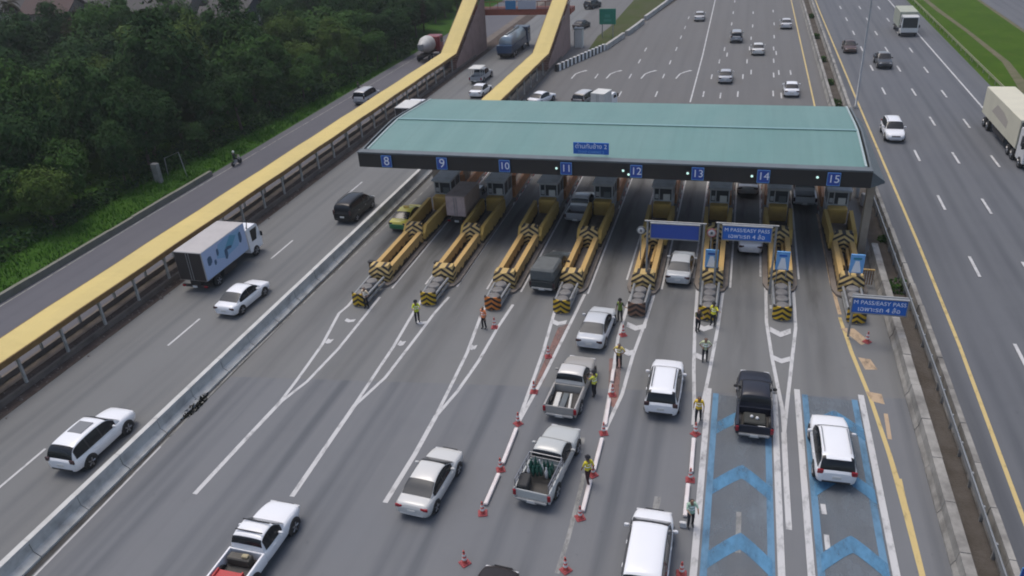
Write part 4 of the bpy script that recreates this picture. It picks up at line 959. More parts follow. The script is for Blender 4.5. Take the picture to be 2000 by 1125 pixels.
W1 = (.74, .75, .77); W2 = (.66, .66, .65); SILV = (.42, .43, .45); BEIGE = (.44, .42, .39); GREY = (.16, .165, .18)
car('suv', 'large white suv with a grey sunroof and black side windows on the left road', -31.75, 23.85, 0, W1, tail='dark', glass_rear='glass', sunroof=True, arch_black=True, sc_=1.02)
car('sedan', 'white sedan in the left road following beside the blue box truck', -32.75, 39.9, 3, W1, tail='dark', glass_rear='glass_grey')
car('mpv', 'black minivan alone on the left road, nearing the canopy', -31.75, 56.2, 2, (.012, .012, .013), tail='dark', glass_rear='glass', rails='dark')
def load_red(t):
    o = thing('red_crate', 'red crate load in the bed of the white pickup at the bottom', 'crate', t.location+Vector((-.05, .35, .57)))
    MB().box(-.62, .62, -.28, .62, 0, .34).box(-.62, -.56, -.28, .62, .34, .44).box(.56, .62, -.28, .62, .34, .44).build('box', M['red'], o); MB().cbox((0, .17, .36), (1.1, .05, .05)).build('bar', M['pinkish'], o)
    o = thing('machine', 'dark oily machine behind the cab of the white pickup at the bottom', 'machine', t.location+Vector((0, 1.72, .57)))
    MB().cbox((-.1, 0, .22), (1.1, .4, .44), 0, .05).build('block', plain('oily', .06, .055, .045, .5), o); MB().cbox((.2, .0, .5), (.3, .2, .12), 0, .03).build('cap', plain('brass', .35, .3, .18, .5), o)
tp = car('pickup_long', 'white pickup truck with a red crate in its bed at the bottom of the photo', -18.95, 18.55, 1, W1, load=None, tail='dark', glass_rear='glass', rails=False)
MB().tube([(-.66, 3.1, 1.74), (.66, 3.1, 1.74)], .03, 6).tube([(-.66, 2.5, 1.73), (.66, 2.5, 1.73)], .03, 6).build('roof_rack', M['black'], tp); load_red(tp)
car('sedan', 'pale silver sedan beside a white lane line with clear road all round', -12.95, 24.7, 4, (.56, .56, .54), tail='red', glass_rear='glass_grey')
def load_planks(t):
    for q, (dx, w_, a) in enumerate(((-.35, .3, 2), (.02, .32, -1), (.38, .14, 6))):
        o = tag(MB().cbox((0, 0, .06), (w_, 1.6, .12), 0, .03).build('load_board', M['white_box'] if q != 1 else M['gutter'], loc=t.location+Vector((dx, .98, .57))), ['wide pale board lying at the left of the beige pickup bed', 'grey board lying in the middle of the beige pickup bed', 'narrow pale board lying at the right of the beige pickup bed'][q], 'board', 'boards in the beige pickup'); o.rotation_euler = (0, 0, R(a))
tp = car('pickup_long', 'beige pickup truck carrying boards, beside a worker in a yellow vest', -7.85, 33.2, 3, (.34, .325, .30), roof=(.52, .51, .49), glass_rear='glass'); load_planks(tp)
tp = car('pickup_long', 'silver pickup truck with a caged bed full of green bottles', -7.75, 26.65, 6, (.44, .455, .44), glass_rear='glass', tail='red')
def cage(t):
    b = MB()
    for sx in (-.82, .82):
        for z in (1.25, 1.5): b.tube([(sx, .08, z), (sx, 2.1, z)], .03, 6)
        for yy in (.08, .6, 1.1, 1.6, 2.1): b.tube([(sx, yy, 1.0), (sx, yy, 1.5)], .025, 6)
    for z in (1.25, 1.5): b.tube([(-.82, 2.1, z), (.82, 2.1, z)], .03, 6)
    b.build('cage', M['rim'], t)
    g = plain('green_bottle', .02, .085, .065, .2); k = 0
    for i in range(6):
        for j in range(3):
            o = MB().lathe([(0, 0), (.085, .01), (.09, .3), (.075, .40), (.03, .5), (.03, .62), (0, .63)], 9).build('bottle', [g, M['clear_lens']][0 if (i+j) % 4 else 1])
            o.location = t.location+Vector((-.42+i*.21+random.uniform(-.03, .03), 1.25+j*.24, .57+.22+random.uniform(0, .2))); tag(o, 'green gas bottle packed in the caged bed of the silver pickup' if (i+j) % 4 else 'pale gas bottle packed in the caged bed of the silver pickup', 'bottle', 'green bottles in the caged pickup' if (i+j) % 4 else 'pale bottles in the caged pickup')
    o = tag(MB().cbox((0, 0, .3), (.5, .9, .6), 0, .05).build('dark_sack', plain('sack', .035, .035, .035, .8), loc=t.location+Vector((-.5, .62, .57))), 'dark sack at the left of the caged pickup bed', 'sack')
cage(tp)
car('sedan', 'silver sedan in lane 11 just ahead of the beige pickup', -7.55, 40.2, 3, (.50, .52, .54), glass_rear='glass_grey', tail='dark')
tp = car('pickup_long', 'dark grey pickup truck with a covered box on its bed in lane 10', -12.05, 46.9, 4, (.045, .05, .05), glass_rear='glass', tail='dark')
b = MB(); b.cbox((0, 1.12, 1.45), (1.72, 2.2, .95), 0, .13); b.build('canvas_cover', dirty('grey_canvas', c4(.10, .11, .11), c4(.06, .062, .06), .6, 2, .7), tp)
car('suv', 'white suv with dark roof rails in lane 12, beyond the white van', -2.65, 34.35, 0, W1, rails='dark', glass_rear='glass', tail='dark', spoiler=True)
car('mpv', 'white van at the bottom edge of the photo with two black side window bands', -2.15, 21.95, 0, W1, sc_=1.02, glass_rear='glass', tail='red')
tp = car('pickup', 'dark navy pickup truck with loaded bed in the blue painted lane', 2.1, 33.5, 0, (.022, .024, .034), glass_rear='glass', tail='red', rough=.35)
for q, (dx, dy) in enumerate(((-.15, .95), (.12, .85))):
    o = tag(MB().lathe([(0, 0), (.07, .0), (.09, .06), (.06, .13), (0, .15)], 10).build('white_bag', M['white'], loc=tp.location+Vector((dx, dy, .57+.28))), ['left of two small white bags in the navy pickup bed', 'right of two small white bags in the navy pickup bed'][q], 'bag', 'white bags in the navy pickup')
o = tag(MB().cbox((0, 0, .14), (1.1, .9, .28), 0, .05).build('dark_sack', plain('sack', .03, .032, .028, .8), loc=tp.location+Vector((0, .95, .57))), 'dark sack of goods in the navy pickup bed', 'sack')
o = tag(MB().cbox((0, 0, .12), (.4, .22, .24), 0, .03).build('carton', M['white_box'], loc=tp.location+Vector((.35, .28, .57))), 'small pale carton by the tailgate of the navy pickup', 'carton')
car('suv', 'white suv with bright red tail lights in the right blue painted lane', 5.75, 30.7, -1, W1, rails=True, glass_rear='glass', tail='red', spoiler=True)
car('sedan', 'silver sedan in lane 12 passing the chevron block under the plain blue panel', -3.05, 49.4, 2, (.46, .48, .49), glass_rear='glass_grey', tail='dark')
car('sedan', 'pale sedan in lane 13 half hidden by the blue overhead sign', 1.75, 55.1, 0, (.55, .55, .56), glass_rear='glass_grey', tail='dark')
car('sedan', 'pale sedan under the canopy at the far end of lane 13', 1.45, 66.9, 0, (.55, .54, .52), glass_rear='glass', tail='dark')
car('pickup', 'pickup truck with an empty black bed under the canopy in lane 14', 6.0, 64.9, 0, (.52, .52, .52), glass_rear='glass', tail='dark')
car('pickup', 'grey pickup truck with a white roof under the canopy edge in lane 10', -12.1, 59.0, 2, (.33, .33, .335), roof=(.72, .71, .70), glass_rear='glass', tail='dark')
tx = car('sedan', 'yellow and green taxi entering lane 8 under the canopy', -26.3, 55.3, 3, (.62, .54, .06), glass_rear='glass', tail='dark')
MB().cbox((0, .0, .55), (1.5, .1, .42), 0, .04).build('rear_panel', paint(.03, .16, .07), tx); MB().cbox((0, 2.0, 1.53), (.5, .18, .14), 0, .04).build('roof_light', M['booth_yellow'], tx)
car('sedan', 'dark brown car entering the bottom edge of the photo', -8.15, 17.9, 3, (.025, .02, .02), roof=(.13, .115, .11), rough=.4)
# beyond the canopy
car('sedan', 'white sedan behind the canopy, leftmost on the motorway', -24.3, 93.3, 20, W1, glass_rear='glass', tail='dark')
car('suv', 'dark grey suv with a pale roof just behind the canopy', -18.6, 93.2, 16, (.14, .145, .16), roof=(.45, .45, .46), glass_rear='glass', tail='dark')
car('sedan', 'silver sedan leaving alone in the middle far lanes, nearest behind the number 13 sign', -1.75, 105.5, -1, SILV, glass_rear='glass', tail='dark')
car('sedan', 'pale grey sedan furthest up the motorway', -7.7, 149.4, -1, (.5, .5, .5), glass_rear='glass', tail='dark')
car('suv', 'grey suv up the motorway beside a white car', -.95, 130.8, -1, (.30, .31, .33), glass_rear='glass', tail='dark')
car('sedan', 'white sedan close behind the grey suv up the motorway', 2.3, 122.1, -1, (.6, .6, .58), glass_rear='glass', tail='dark')
car('sedan', 'pale sedan far away beside the median of the motorway', 6.75, 141.8, 0, (.52, .52, .53), glass_rear='glass', tail='dark')
car('sedan', 'white sedan beside the median just past the canopy', 6.15, 99.4, 0, W1, glass_rear='glass', tail='dark')
# oncoming
def oncoming(kind, label, x, y, body, **k):
    L = SPEC[kind]['st'][-1][0]; return car(kind, label, x, y+L*k.get('sc_', 1), 180, body, **k)
oncoming('sedan', 'dark brown car approaching next to the median', 14.95, 123.6, (.075, .045, .038))
oncoming('pickup', 'dark grey pickup truck approaching on the right carriageway', 18.3, 114.2, (.05, .055, .062), roof=(.16, .165, .17))
oncoming('suv', 'white suv approaching on the right carriageway beside the canopy end', 15.35, 83.0, W1, rails=True)
# left side far
car('sedan', 'white car behind the yellow stair on the left road', -32.7, 96.6, 4, W1, glass_rear='glass_grey', tail='dark')
car('mpv', 'silver minivan on the service road beyond the yellow roof', -47.0, 92.3, 2, (.45, .45, .46), glass_rear='glass', tail='dark')
car('suv', 'dark car furthest away beyond the green sign', -30.4, 163.5, 20, (.02, .02, .022), tail='dark')
car('sedan', 'dark car by the pale cabinet at the slip road', -28.4, 142.2, 15, (.035, .03, .03), tail='dark')
car('mpv', 'white van parked under the trees beside the stair, nearer one', -48.3, 134.0, 5, (.5, .5, .5), tail='dark')
car('sedan', 'white car parked under the trees beside the stair, further one', -49.5, 145.5, 10, (.55, .55, .55), tail='dark')

def truck(label, x, y, deg, box_len, box_w, zb, zt, box_mat, cab_col, cab_len=1.75, cab_h=2.35, name='box_truck', cat='truck', group=None, deflector=False, rear='dark', gap=.25, axles=None, extra=None, wr=.42):
    t = thing(name, label, cat, (x, y, 0), R(-deg), group); hw = box_w/2
    b = MB(); b.cbox((0, box_len/2, (zb+zt)/2), (box_w, box_len, zt-zb), 0, .03)
    bx = b.build('cargo_box', box_mat, t)
    b = MB(); b.box(-.42, .42, .1, box_len+gap+.5, .55, zb-.02)
    for sx in (-1, 1): b.box(sx*hw-.04*sx-.03, sx*hw-.04*sx+.03, box_len*.38, box_len*.66, .45, zb-.05)
    b.box(-hw*.95, hw*.95, .0, .15, .45, .62).build('chassis', M['chassis'], t)
    y0 = box_len+gap; c = hw*.95
    b = MB(); prof = [(y0, .5), (y0+cab_len, .5), (y0+cab_len+.03, 1.15), (y0+cab_len-.22, cab_h-.12), (y0+cab_len-.42, cab_h), (y0+.1, cab_h), (y0, cab_h-.08)]
    vs = [(sx*c*(.94 if z > 1.3 else 1), yy, z) for sx in (-1, 1) for yy, z in prof]; n = len(prof)
    b.add(vs, [tuple(range(n)), tuple(range(2*n-1, n-1, -1))]+[(i, (i+1) % n, n+(i+1) % n, n+i) for i in range(n)])
    b.build('cab', paint(*cab_col), t, 30)
    yy1, yy2 = y0+cab_len+.03, y0+cab_len-.22
    q = lambda v: (yy1+(yy2-yy1)*v+.012, 1.15+(cab_h-.12-1.15)*v)
    b = MB(); a0, a1 = q(.12), q(.95); b.add([(-c*.88, *a0), (c*.88, *a0), (c*.86, *a1), (-c*.86, *a1)], [(0, 1, 2, 3)]); b.build('windscreen', M['glass'], t)
    for sx in (-1, 1):
        b = MB(); b.add([(sx*(c*.975+.01), y0+.45, 1.30), (sx*(c*.975+.01), y0+cab_len-.12, 1.30), (sx*(c*.94+.012), y0+cab_len-.36, cab_h-.25), (sx*(c*.94+.012), y0+.45, cab_h-.25)], [(0, 1, 2, 3)]); b.build('side_window', M['glass'], t)
        MB().cbox((sx*(c+.14), y0+cab_len-.15, 1.55), (.2, .1, .4), 0, .03).build('mirror', M['black'], t)
        MB().cbox((sx*c*.72, yy1+.01, .75), (.3, .06, .16), 0, .02).build('headlight', M['clear_lens'], t)
        MB().cbox((sx*hw*.8, -.03, .55), (.24, .06, .12)).build('tail_light', M['red_lens'], t)
    MB().cbox((0, yy1+.03, .55), (c*1.9, .1, .3), 0, .04).build('bumper', M['black'], t)
    MB().cbox((0, -.05, .52), (.36, .03, .16)).build('number_plate', M['plate'], t)
    for ax in (axles or (1.3, y0+.75)):
        for sx in (-1, 1): wheel(t, sx*hw*.98, ax, wr, .3 if ax != y0+.75 else .24)
    if rear:
        b = MB(); b.box(-hw+.06, hw-.06, -.03, 0.0, zb+.06, zt-.08); b.build('rear_door', rear if not isinstance(rear, str) else plain('rear_dark', .035, .028, .026, .6), t)
        b = MB()
        for dx in (-.1, .1): b.box(dx-.022, dx+.022, -.06, -.03, zb+.05, zt-.1)
        b.build('door_bar', M['steel'], t)
    if deflector:
        b = MB(); b.tube([(-c*.9, y0+.2, cab_h), (-c*.9, y0+.4, cab_h+.55), (c*.9, y0+.4, cab_h+.55), (c*.9, y0+.2, cab_h)], .05, 6).build('roof_frame', M['black'], t)
    if extra: extra(t, hw, box_len, zb, zt)
    return t
def art(t, hw, L, zb, zt):
    x = hw+.012; P = lambda yy, z: (x, yy, z)
    def patch(pts, mat, off): 
        b = MB(); b.add([(x+off, yy, z) for yy, z in pts]+[(hw, yy, z) for yy, z in pts], [tuple(range(len(pts)))]+[(i, (i+1) % len(pts), len(pts)+(i+1) % len(pts), len(pts)+i) for i in range(len(pts))]); return b.build('side_picture', mat, t)
    sky_ = plain('pic_blue', .22, .40, .60, .5); teal = plain('pic_teal', .09, .30, .44, .5); navy = plain('pic_navy', .035, .09, .17, .5)
    patch([(.05, zb+.05), (L-.05, zb+.05), (L-.05, zt-.05), (.05, zt-.05)], plain('pic_pale', .36, .46, .66, .5), 0)
    patch([(1.6, zb+1.1), (2.6, zb+.7), (4.4, zb+.9), (4.9, zt-.2), (3.0, zt-.12), (2.0, zt-.3)], sky_, .004)
    patch([(2.7, zt-.9), (3.6, zt-1.1), (4.3, zt-.5), (3.6, zt-.2)], teal, .008)
    for cy, cz, a, h_ in ((.75, zb+1.35, .28, .38), (1.35, zb+.95, .14, .22), (1.8, zb+1.55, .14, .3), (2.75, zb+1.0, .2, .45), (4.75, zb+1.45, .2, .48)):
        patch([(cy+a*math.cos(q*.785)*(1+.25*math.sin(q*3)), cz+h_*math.sin(q*.785)*(1+.2*math.cos(q*5))) for q in range(8)], navy, .012)
    patch([(2.75, zb+1.2), (3.5, zb+1.15), (3.55, zb+1.32), (2.95, zb+1.45)], navy, .012)
truck('white box truck with a blue picture on its side beside the yellow walkway', -37.15, 43.0, 0, 5.55, 2.3, .98, 3.28, dirty('grey_roof_box', c4(.42, .40, .39), c4(.30, .29, .28), .5, .6, .6), W1, deflector=True, extra=art, cab_h=2.5)
truck('dusty pink box truck waiting in lane 9 under the canopy', -21.75, 57.2, 3, 3.4, 1.75, .95, 2.75, dirty('pink_box', c4(.40, .30, .26), c4(.24, .18, .16), .6, 1.2, .6), (.3, .28, .28), 1.4, 2.0, rear=dirty('pink_door', c4(.52, .40, .37), c4(.30, .20, .19), .7, 2, .6), wr=.34)
truck('small white box truck behind the canopy beside the dark grey suv', -15.7, 90.6, 14, 2.2, 1.75, .9, 2.55, M['white_box'], W1, 1.5, 1.9, rear=M['white_box'], wr=.32)
truck('white box truck roof showing behind the left end of the canopy', -36.8, 82.9, 0, 3.4, 2.1, .9, 2.6, M['white_box'], W1, 1.6, 2.3)
truck('white cargo truck approaching on the far right carriageway', 24.2, 143.2, 180, 5.6, 2.5, 1.0, 3.35, dirty('grey_green_box', c4(.36, .38, .30), c4(.25, .26, .22), .5, .6, .6), (.6, .6, .58), 1.9, 3.0)
# big trailer truck at the right edge
t = thing('trailer_truck', 'large cream trailer truck at the right edge of the photo', 'truck', (25.75, 90.8, 0), R(180.5))
LT = 12.0; b = MB(); b.cbox((0, LT/2, 2.52), (2.55, LT, 2.65), 0, .04); b.build('trailer', M['cream_box'], t)
b = MB(); b.box(-.5, .5, .2, LT-.3, .85, 1.18)
for sx in (-1, 1): b.box(sx*1.1-.04, sx*1.1+.04, 4.2, 8.2, .55, 1.1)
b.build('chassis', M['chassis'], t)
b = MB(); prof = [(LT+.3, .6), (LT+2.5, .6), (LT+2.55, 1.6), (LT+2.3, 3.1), (LT+1.9, 3.35), (LT+.4, 3.35), (LT+.3, 3.2)]; n = len(prof)
b.add([(sx*1.2, yy, z) for sx in (-1, 1) for yy, z in prof], [tuple(range(n)), tuple(range(2*n-1, n-1, -1))]+[(i, (i+1) % n, n+(i+1) % n, n+i) for i in range(n)]).build('cab', paint(*W2), t, 30)
MB().add([(-1.08, LT+2.55, 1.75), (1.08, LT+2.55, 1.75), (1.05, LT+2.345, 2.95), (-1.05, LT+2.345, 2.95)], [(0, 1, 2, 3)]).build('windscreen', M['glass'], t)
for sx in (-1, 1):
    MB().add([(sx*1.215, LT+1.0, 1.85), (sx*1.215, LT+2.3, 1.85), (sx*1.215, LT+2.15, 2.8), (sx*1.215, LT+1.0, 2.8)], [(0, 1, 2, 3)]).build('side_window', M['glass'], t)
    MB().cbox((sx*.9, LT+2.56, .95), (.35, .06, .2), 0, .02).build('headlight', M['clear_lens'], t)
    MB().cbox((sx*1.4, LT+2.3, 2.2), (.2, .12, .6), 0, .03).build('mirror', M['black'], t)
MB().cbox((0, LT+.12, 2.4), (2.3, .14, 2.5)).build('front_frame', plain('frame_dark', .04, .05, .045, .6), t)
MB().add([(-1.279, 3.2, 2.2), (-1.279, 8.5, 2.0), (-1.279, 8.6, 2.7), (-1.279, 7.0, 3.1), (-1.279, 4.6, 3.2)], [(4, 3, 2, 1, 0)]).add([(1.279, 3.2, 2.2), (1.279, 8.5, 2.0), (1.279, 8.6, 2.7), (1.279, 7.0, 3.1), (1.279, 4.6, 3.2)], [(0, 1, 2, 3, 4)]).build('side_mark', plain('faded_mark', .40, .36, .31, .6), t)
for ax in (1.2, 2.5, 10.0, 11.3, LT+1.6):
    for sx in (-1, 1): wheel(t, sx*1.24, ax, .5, .34)
# tanker
t = thing('tanker_truck', 'blue tanker truck with a silver tank passing under the footbridge', 'truck', (-35.1, 119.3, 0), R(-1)); tb = paint(.03, .06, .12)
MB().lathe([(.0, 1.0), (.95, 1.02), (1.12, 1.15), (1.12, 8.9), (.95, 9.05), (0, 9.06)], 20, (0, 0, 2.2), 'y').build('tank', plain('tank_silver', .36, .42, .46, .3, .5), t)
MB().box(-1.15, 1.15, .1, 9.4, .8, 1.15).box(-1.2, 1.2, .1, 1.1, 1.15, 2.0).box(-1.2, -1.1, 1.2, 8.8, 1.15, 1.9).box(1.1, 1.2, 1.2, 8.8, 1.15, 1.9).build('chassis', tb, t)
MB().cbox((0, 10.4, 1.85), (2.4, 1.9, 2.5), 0, .1).build('cab', tb, t); MB().cbox((0, 10.4, 2.4), (2.42, 1.2, .7)).build('side_window', M['glass'], t)
MB().tube([(0, 1.4, 3.36), (0, 8.6, 3.36)], .16, 6).build('walkway', M['steel'], t); MB().cbox((0, .05, .75), (2.2, .1, .3)).build('bumper', M['black'], t)
for ax in (1.6, 2.9, 7.2, 10.2):
    for sx in (-1, 1): wheel(t, sx*1.15, ax, .5, .3)
# songthaew
tp = car('pickup', 'grey pickup bus with a white canopy roof on the left road beside the tanker', -34.9, 103.9, 2, (.30, .32, .34), name='pickup_bus', cat='truck')
b = MB(); b.cbox((0, .95, 2.15), (1.75, 2.3, .1), 0, .03)
for sx in (-.8, .8):
    for yy in (0., .8, 1.6): b.tube([(sx, yy, 1.0), (sx, yy, 2.12)], .03, 6)
b.build('canopy', M['white_box'], tp)
# concrete mixer
t = thing('mixer_truck', 'white and red concrete mixer truck parked at the trees by the stair', 'truck', (-47.6, 116.5, 0), R(0))
MB().lathe([(.45, 0), (.75, .6), (1.25, 2.2), (1.25, 3.2), (.7, 4.4), (0, 4.5)], 18, (0, .2, 2.3), 'y').build('drum', dirty('mixer_white', c4(.5, .5, .48), c4(.25, .25, .24), .7, 1, .6), t)
MB().box(-.5, .5, .0, 7.2, .8, 1.1).build('chassis', M['chassis'], t); MB().cbox((0, 6.2, 1.85), (2.3, 1.9, 2.4), 0, .1).build('cab', paint(.25, .03, .04), t)
MB().cbox((0, 6.4, 2.3), (2.32, 1.0, .7)).build('side_window', M['glass'], t)
MB().cbox((0, .1, 2.4), (.9, .5, 1.0), 0, .1).build('hopper', M['steel'], t)
for ax in (1.2, 2.4, 6.3):
    for sx in (-1, 1): wheel(t, sx*1.1, ax, .5, .3)

# ================================================================== PEOPLE
SKIN = plain('skin', .26, .15, .10, .55); HAIR = plain('dark_hair', .012, .011, .01, .6); SHOE = plain('shoe', .02, .02, .02, .6)
_cl = {}
def cloth(r, g, b):
    k = (r, g, b)
    if k not in _cl: _cl[k] = plain('cloth', r, g, b, .85)
    return _cl[k]
def person(label, x, y, face=0., vest=(.5, .45, .05), shirt=None, legs=(.018, .018, .022), h=1.70, pose='stand', hat=None, seat=None, z=0., group=None, name='person', bag=False):
    """continuous skinned body; clothing and hair are shells grown from its own faces. faces +Y turned by face degrees clockwise"""
    k = h/1.75; sit = seat is not None
    J = {'pel': (0, 0, .95), 'wst': (0, .01, 1.10), 'chs': (0, .0, 1.32), 'nck': (0, .01, 1.48), 'hd0': (0, .03, 1.58), 'hd1': (0, .035, 1.68)}
    stride = {'stand': .05, 'walk': .24, 'ride': .0}.get(pose, .05)
    for s_, n_ in ((-1, 'l'), (1, 'r')):
        J['sh'+n_] = (s_*.185, 0, 1.42)
        if pose == 'point' and s_ < 0: el, wr_ = (-.40, .14, 1.30), (-.60, .26, 1.36)
        elif pose == 'ride': el, wr_ = (s_*.27, .20, 1.20), (s_*.28, .44, 1.12)
        elif pose == 'reach': el, wr_ = (s_*.25, .16, 1.22), (s_*.20, .38, 1.22)
        elif pose == 'hips': el, wr_ = (s_*.36, -.06, 1.18), (s_*.20, .06, 1.03)
        else: el, wr_ = (s_*.26, -.03-.08*s_*stride*4, 1.16), (s_*.27, .06-.1*s_*stride*4, .92)
        J['el'+n_] = el; J['wr'+n_] = wr_
        d = (Vector(wr_)-Vector(el)).normalized(); J['hn'+n_] = tuple(Vector(wr_)+d*.07)
        J['hp'+n_] = (s_*.10, 0, .90)
        if pose == 'ride': J['kn'+n_] = (s_*.17, .38, .78); J['an'+n_] = (s_*.16, .30, .36); J['to'+n_] = (s_*.17, .44, .31)
        else: J['kn'+n_] = (s_*.11, .03+s_*stride*.5, .50); J['an'+n_] = (s_*.11, s_*stride-.03, .09); J['to'+n_] = (s_*.12, s_*stride+.13, .045)
    rad = {'pel': .135, 'wst': .12, 'chs': .145, 'nck': .055, 'hd0': .085, 'hd1': .095, 'sh': .066, 'el': .043, 'wr': .029, 'hn': .036, 'hp': .088, 'kn': .058, 'an': .042, 'to': .04}
    names = list(J); idx = {n_: i for i, n_ in enumerate(names)}
    E_ = [('pel', 'wst'), ('wst', 'chs'), ('chs', 'nck'), ('nck', 'hd0'), ('hd0', 'hd1')]
    for n_ in 'lr': E_ += [('chs', 'sh'+n_), ('sh'+n_, 'el'+n_), ('el'+n_, 'wr'+n_), ('wr'+n_, 'hn'+n_), ('pel', 'hp'+n_), ('hp'+n_, 'kn'+n_), ('kn'+n_, 'an'+n_), ('an'+n_, 'to'+n_)]
    me = bpy.data.meshes.new('tmp'); me.from_pydata([J[n_] for n_ in names], [(idx[a], idx[b_]) for a, b_ in E_], [])
    o = bpy.data.objects.new('tmp', me); col.objects.link(o); md = o.modifiers.new('s', 'SKIN'); md.use_smooth_shade = True
    sv = me.skin_vertices[0].data
    for n_, i in idx.items():
        r_ = rad.get(n_, rad.get(n_[:2])); sv[i].radius = (r_, r_*(.78 if n_ in ('pel', 'wst', 'chs') else 1)); sv[i].use_root = n_ == 'pel'
    o.modifiers.new('b', 'SUBSURF').levels = 1
    ev = bpy.data.meshes.new_from_object(o.evaluated_get(bpy.context.evaluated_depsgraph_get())); bpy.data.objects.remove(o)
    vs = [v.co.copy() for v in ev.vertices]; fs = [tuple(p.vertices) for p in ev.polygons]; nr = [v.normal.copy() for v in ev.vertices]
    bpy.data.meshes.remove(ev)
    cen = [sum((vs[i] for i in f), Vector())/len(f) for f in fs]
    def near(p, bones):
        best = (9, None)
        for a, b_ in bones:
            A, B = Vector(J[a]), Vector(J[b_]); t_ = max(0, min(1, (p-A).dot(B-A)/max((B-A).length_squared, 1e-6))); d = (p-(A+(B-A)*t_)).length
            if d < best[0]: best = (d, (a, b_, t_))
        return best[1]
    part = []
    for c_ in cen:
        a, b_, t_ = near(c_, E_)
        if b_[:2] in ('hp', 'kn') or a == 'pel' and c_.z < 1.0: part.append('leg')
        elif b_[:2] == 'an': part.append('leg')
        elif b_[:2] == 'to': part.append('shoe')
        elif b_ in ('wst', 'chs') or b_[:2] == 'sh' or b_ == 'nck' and t_ < .35: part.append('torso')
        elif b_[:2] == 'el': part.append('sleeve')
        elif b_ == 'hd1' or a == 'nck' and t_ > .4: part.append('head')
        else: part.append('skin')
    b = MB(); b.add(vs, fs, 0, True)
    pm_ = {'leg': 1, 'shoe': 2, 'torso': 3, 'sleeve': 3}
    b.mi = [pm_.get(p, 0) for p in part]
    # five fingers per hand, nose, eyes, ears
    for n_, s_ in (('l', -1), ('r', 1)):
        W_2, Hn = Vector(J['wr'+n_]), Vector(J['hn'+n_]); d = (Hn-W_2).normalized(); sd_ = d.cross(Vector((s_, 0, .01))).normalized(); pal = d.cross(sd_).normalized()
        for q, (of, ln_) in enumerate(((-.026, .062), (-.009, .075), (.009, .07), (.026, .055))):
            p0 = Hn+sd_*of+d*.015; b.tube([p0, p0+d*ln_*.5+pal*.006, p0+d*ln_*.85+pal*.022], [.0095, .0085, .0065], 5, 0)
        p0 = W_2+d*.03+sd_*.03; b.tube([p0, p0+d*.03+sd_*.025, p0+d*.058+sd_*.028], [.011, .0095, .0075], 5, 0)
    hc = Vector(J['hd0']); 
    b.tube([hc+Vector((0, .085, .035)), hc+Vector((0, .115, .012))], [.012, .018], 5, 0)
    for sx in (-1, 1):
        b.cbox(tuple(hc+Vector((sx*.034, .089, .045))), (.026, .012, .012), 2); b.cbox(tuple(hc+Vector((sx*.098, .0, .03))), (.02, .035, .055), 0, .006)
    b.cbox(tuple(hc+Vector((0, .088, -.022))), (.045, .012, .008), 2)
    t = b.build(name, [SKIN, cloth(*legs), SHOE, cloth(*(shirt or vest))], None); t.location = (x, y, z); t.rotation_euler = (0, 0, R(-face)); t.scale = (k, k, k)
    tag(t, label, 'person', group)
    def shell(nm, test, off, mat, flare=0):
        use = [f for f, p, c_ in zip(fs, part, cen) if test(p, c_)]
        if not use: return
        m_ = {}; b2 = MB(); vv = []
        for f in use:
            for i in f:
                if i not in m_: m_[i] = len(vv); vv.append(vs[i]+nr[i]*off)
        b2.add(vv, [tuple(m_[i] for i in f) for f in use], 0, True); b2.norecalc = True; return b2.build(nm, mat, t)
    shell('vest', lambda p, c_: p == 'torso' and c_.z > .98 or p == 'leg' and c_.z > .93, .022, cloth(*vest))
    shell('trousers', lambda p, c_: p == 'leg' and c_.z < .98, .014, cloth(*legs))
    shell('hair', lambda p, c_: p == 'head' and (c_.z > hc.z+.085 or c_.y < hc.y-.005 and c_.z > hc.z-.03), .014, HAIR)
    if hat:
        MB().lathe([(.15, 0), (.145, .012), (.112, .02), (.108, .085), (.07, .125), (0, .135)], 14, (0, .035, hc.z+.09)).cbox((0, .15, hc.z+.10), (.17, .1, .014)).build('cap', cloth(*hat), t)
    b2 = MB()
    if vest[0] > .2:   # reflective bands of the vest
        for zz in (1.12, 1.28): b2.lathe([(.158, zz), (.158, zz+.045)], 16); 
        b2.v = [(q[0]*1.02, q[1]*.80+.005, q[2]) for q in b2.v]; b2.build('reflective_band', M['sign_white'] if vest[0] > .3 else M['white'], t)
    if bag:
        o = tag(MB().cbox((0, 0, .17), (.3, .14, .34), 0, .04).build('white_bag', M['white'], loc=(x-.32, y-.1, z)), 'white bag standing beside the officer at the lower blue lane edge', 'bag')
    return t
def at(px, py): p = G(px, py); return p.x, p.y
LIME = (.60, .66, .04); YEL = (.70, .58, .04); ORG = (.78, .24, .09); KHK = (.66, .50, .12); CRM = (.66, .54, .38); PALE = (.50, .54, .33)
x, y = at(717, 602); person('person in a cream top and dark trousers at the yellow cushion of island 8', x, y, 200, CRM, pose='hips')
x, y = at(816, 630); person('person in a bright lime vest in front of the cushion of island 9', x, y, 150, LIME, hat=(.02, .02, .02), pose='reach')
x, y = at(946, 642); person('person in an orange vest left of the orange cushion of island 10', x, y, 210, ORG)
x, y = at(1211, 628); person('person in dark clothes and green vest pointing, beside the nose of island 12', x, y, 200, (.14, .20, .03), (.03, .03, .035), pose='point', hat=(.02, .02, .02))
x, y = at(1209, 717); person('person in a khaki vest standing on the gore below island 12', x, y, 190, KHK, pose='hips')
x, y = at(1161, 774); person('person in a yellow vest by the right side of the beige pickup', x, y, -60, (.66, .66, .08), pose='reach', hat=(.015, .015, .02))
x, y = at(1149, 945); person('person in a yellow vest with dark red trousers walking between the cones', x, y, -40, YEL, None, (.05, .02, .022), pose='walk', hat=(.015, .015, .02))
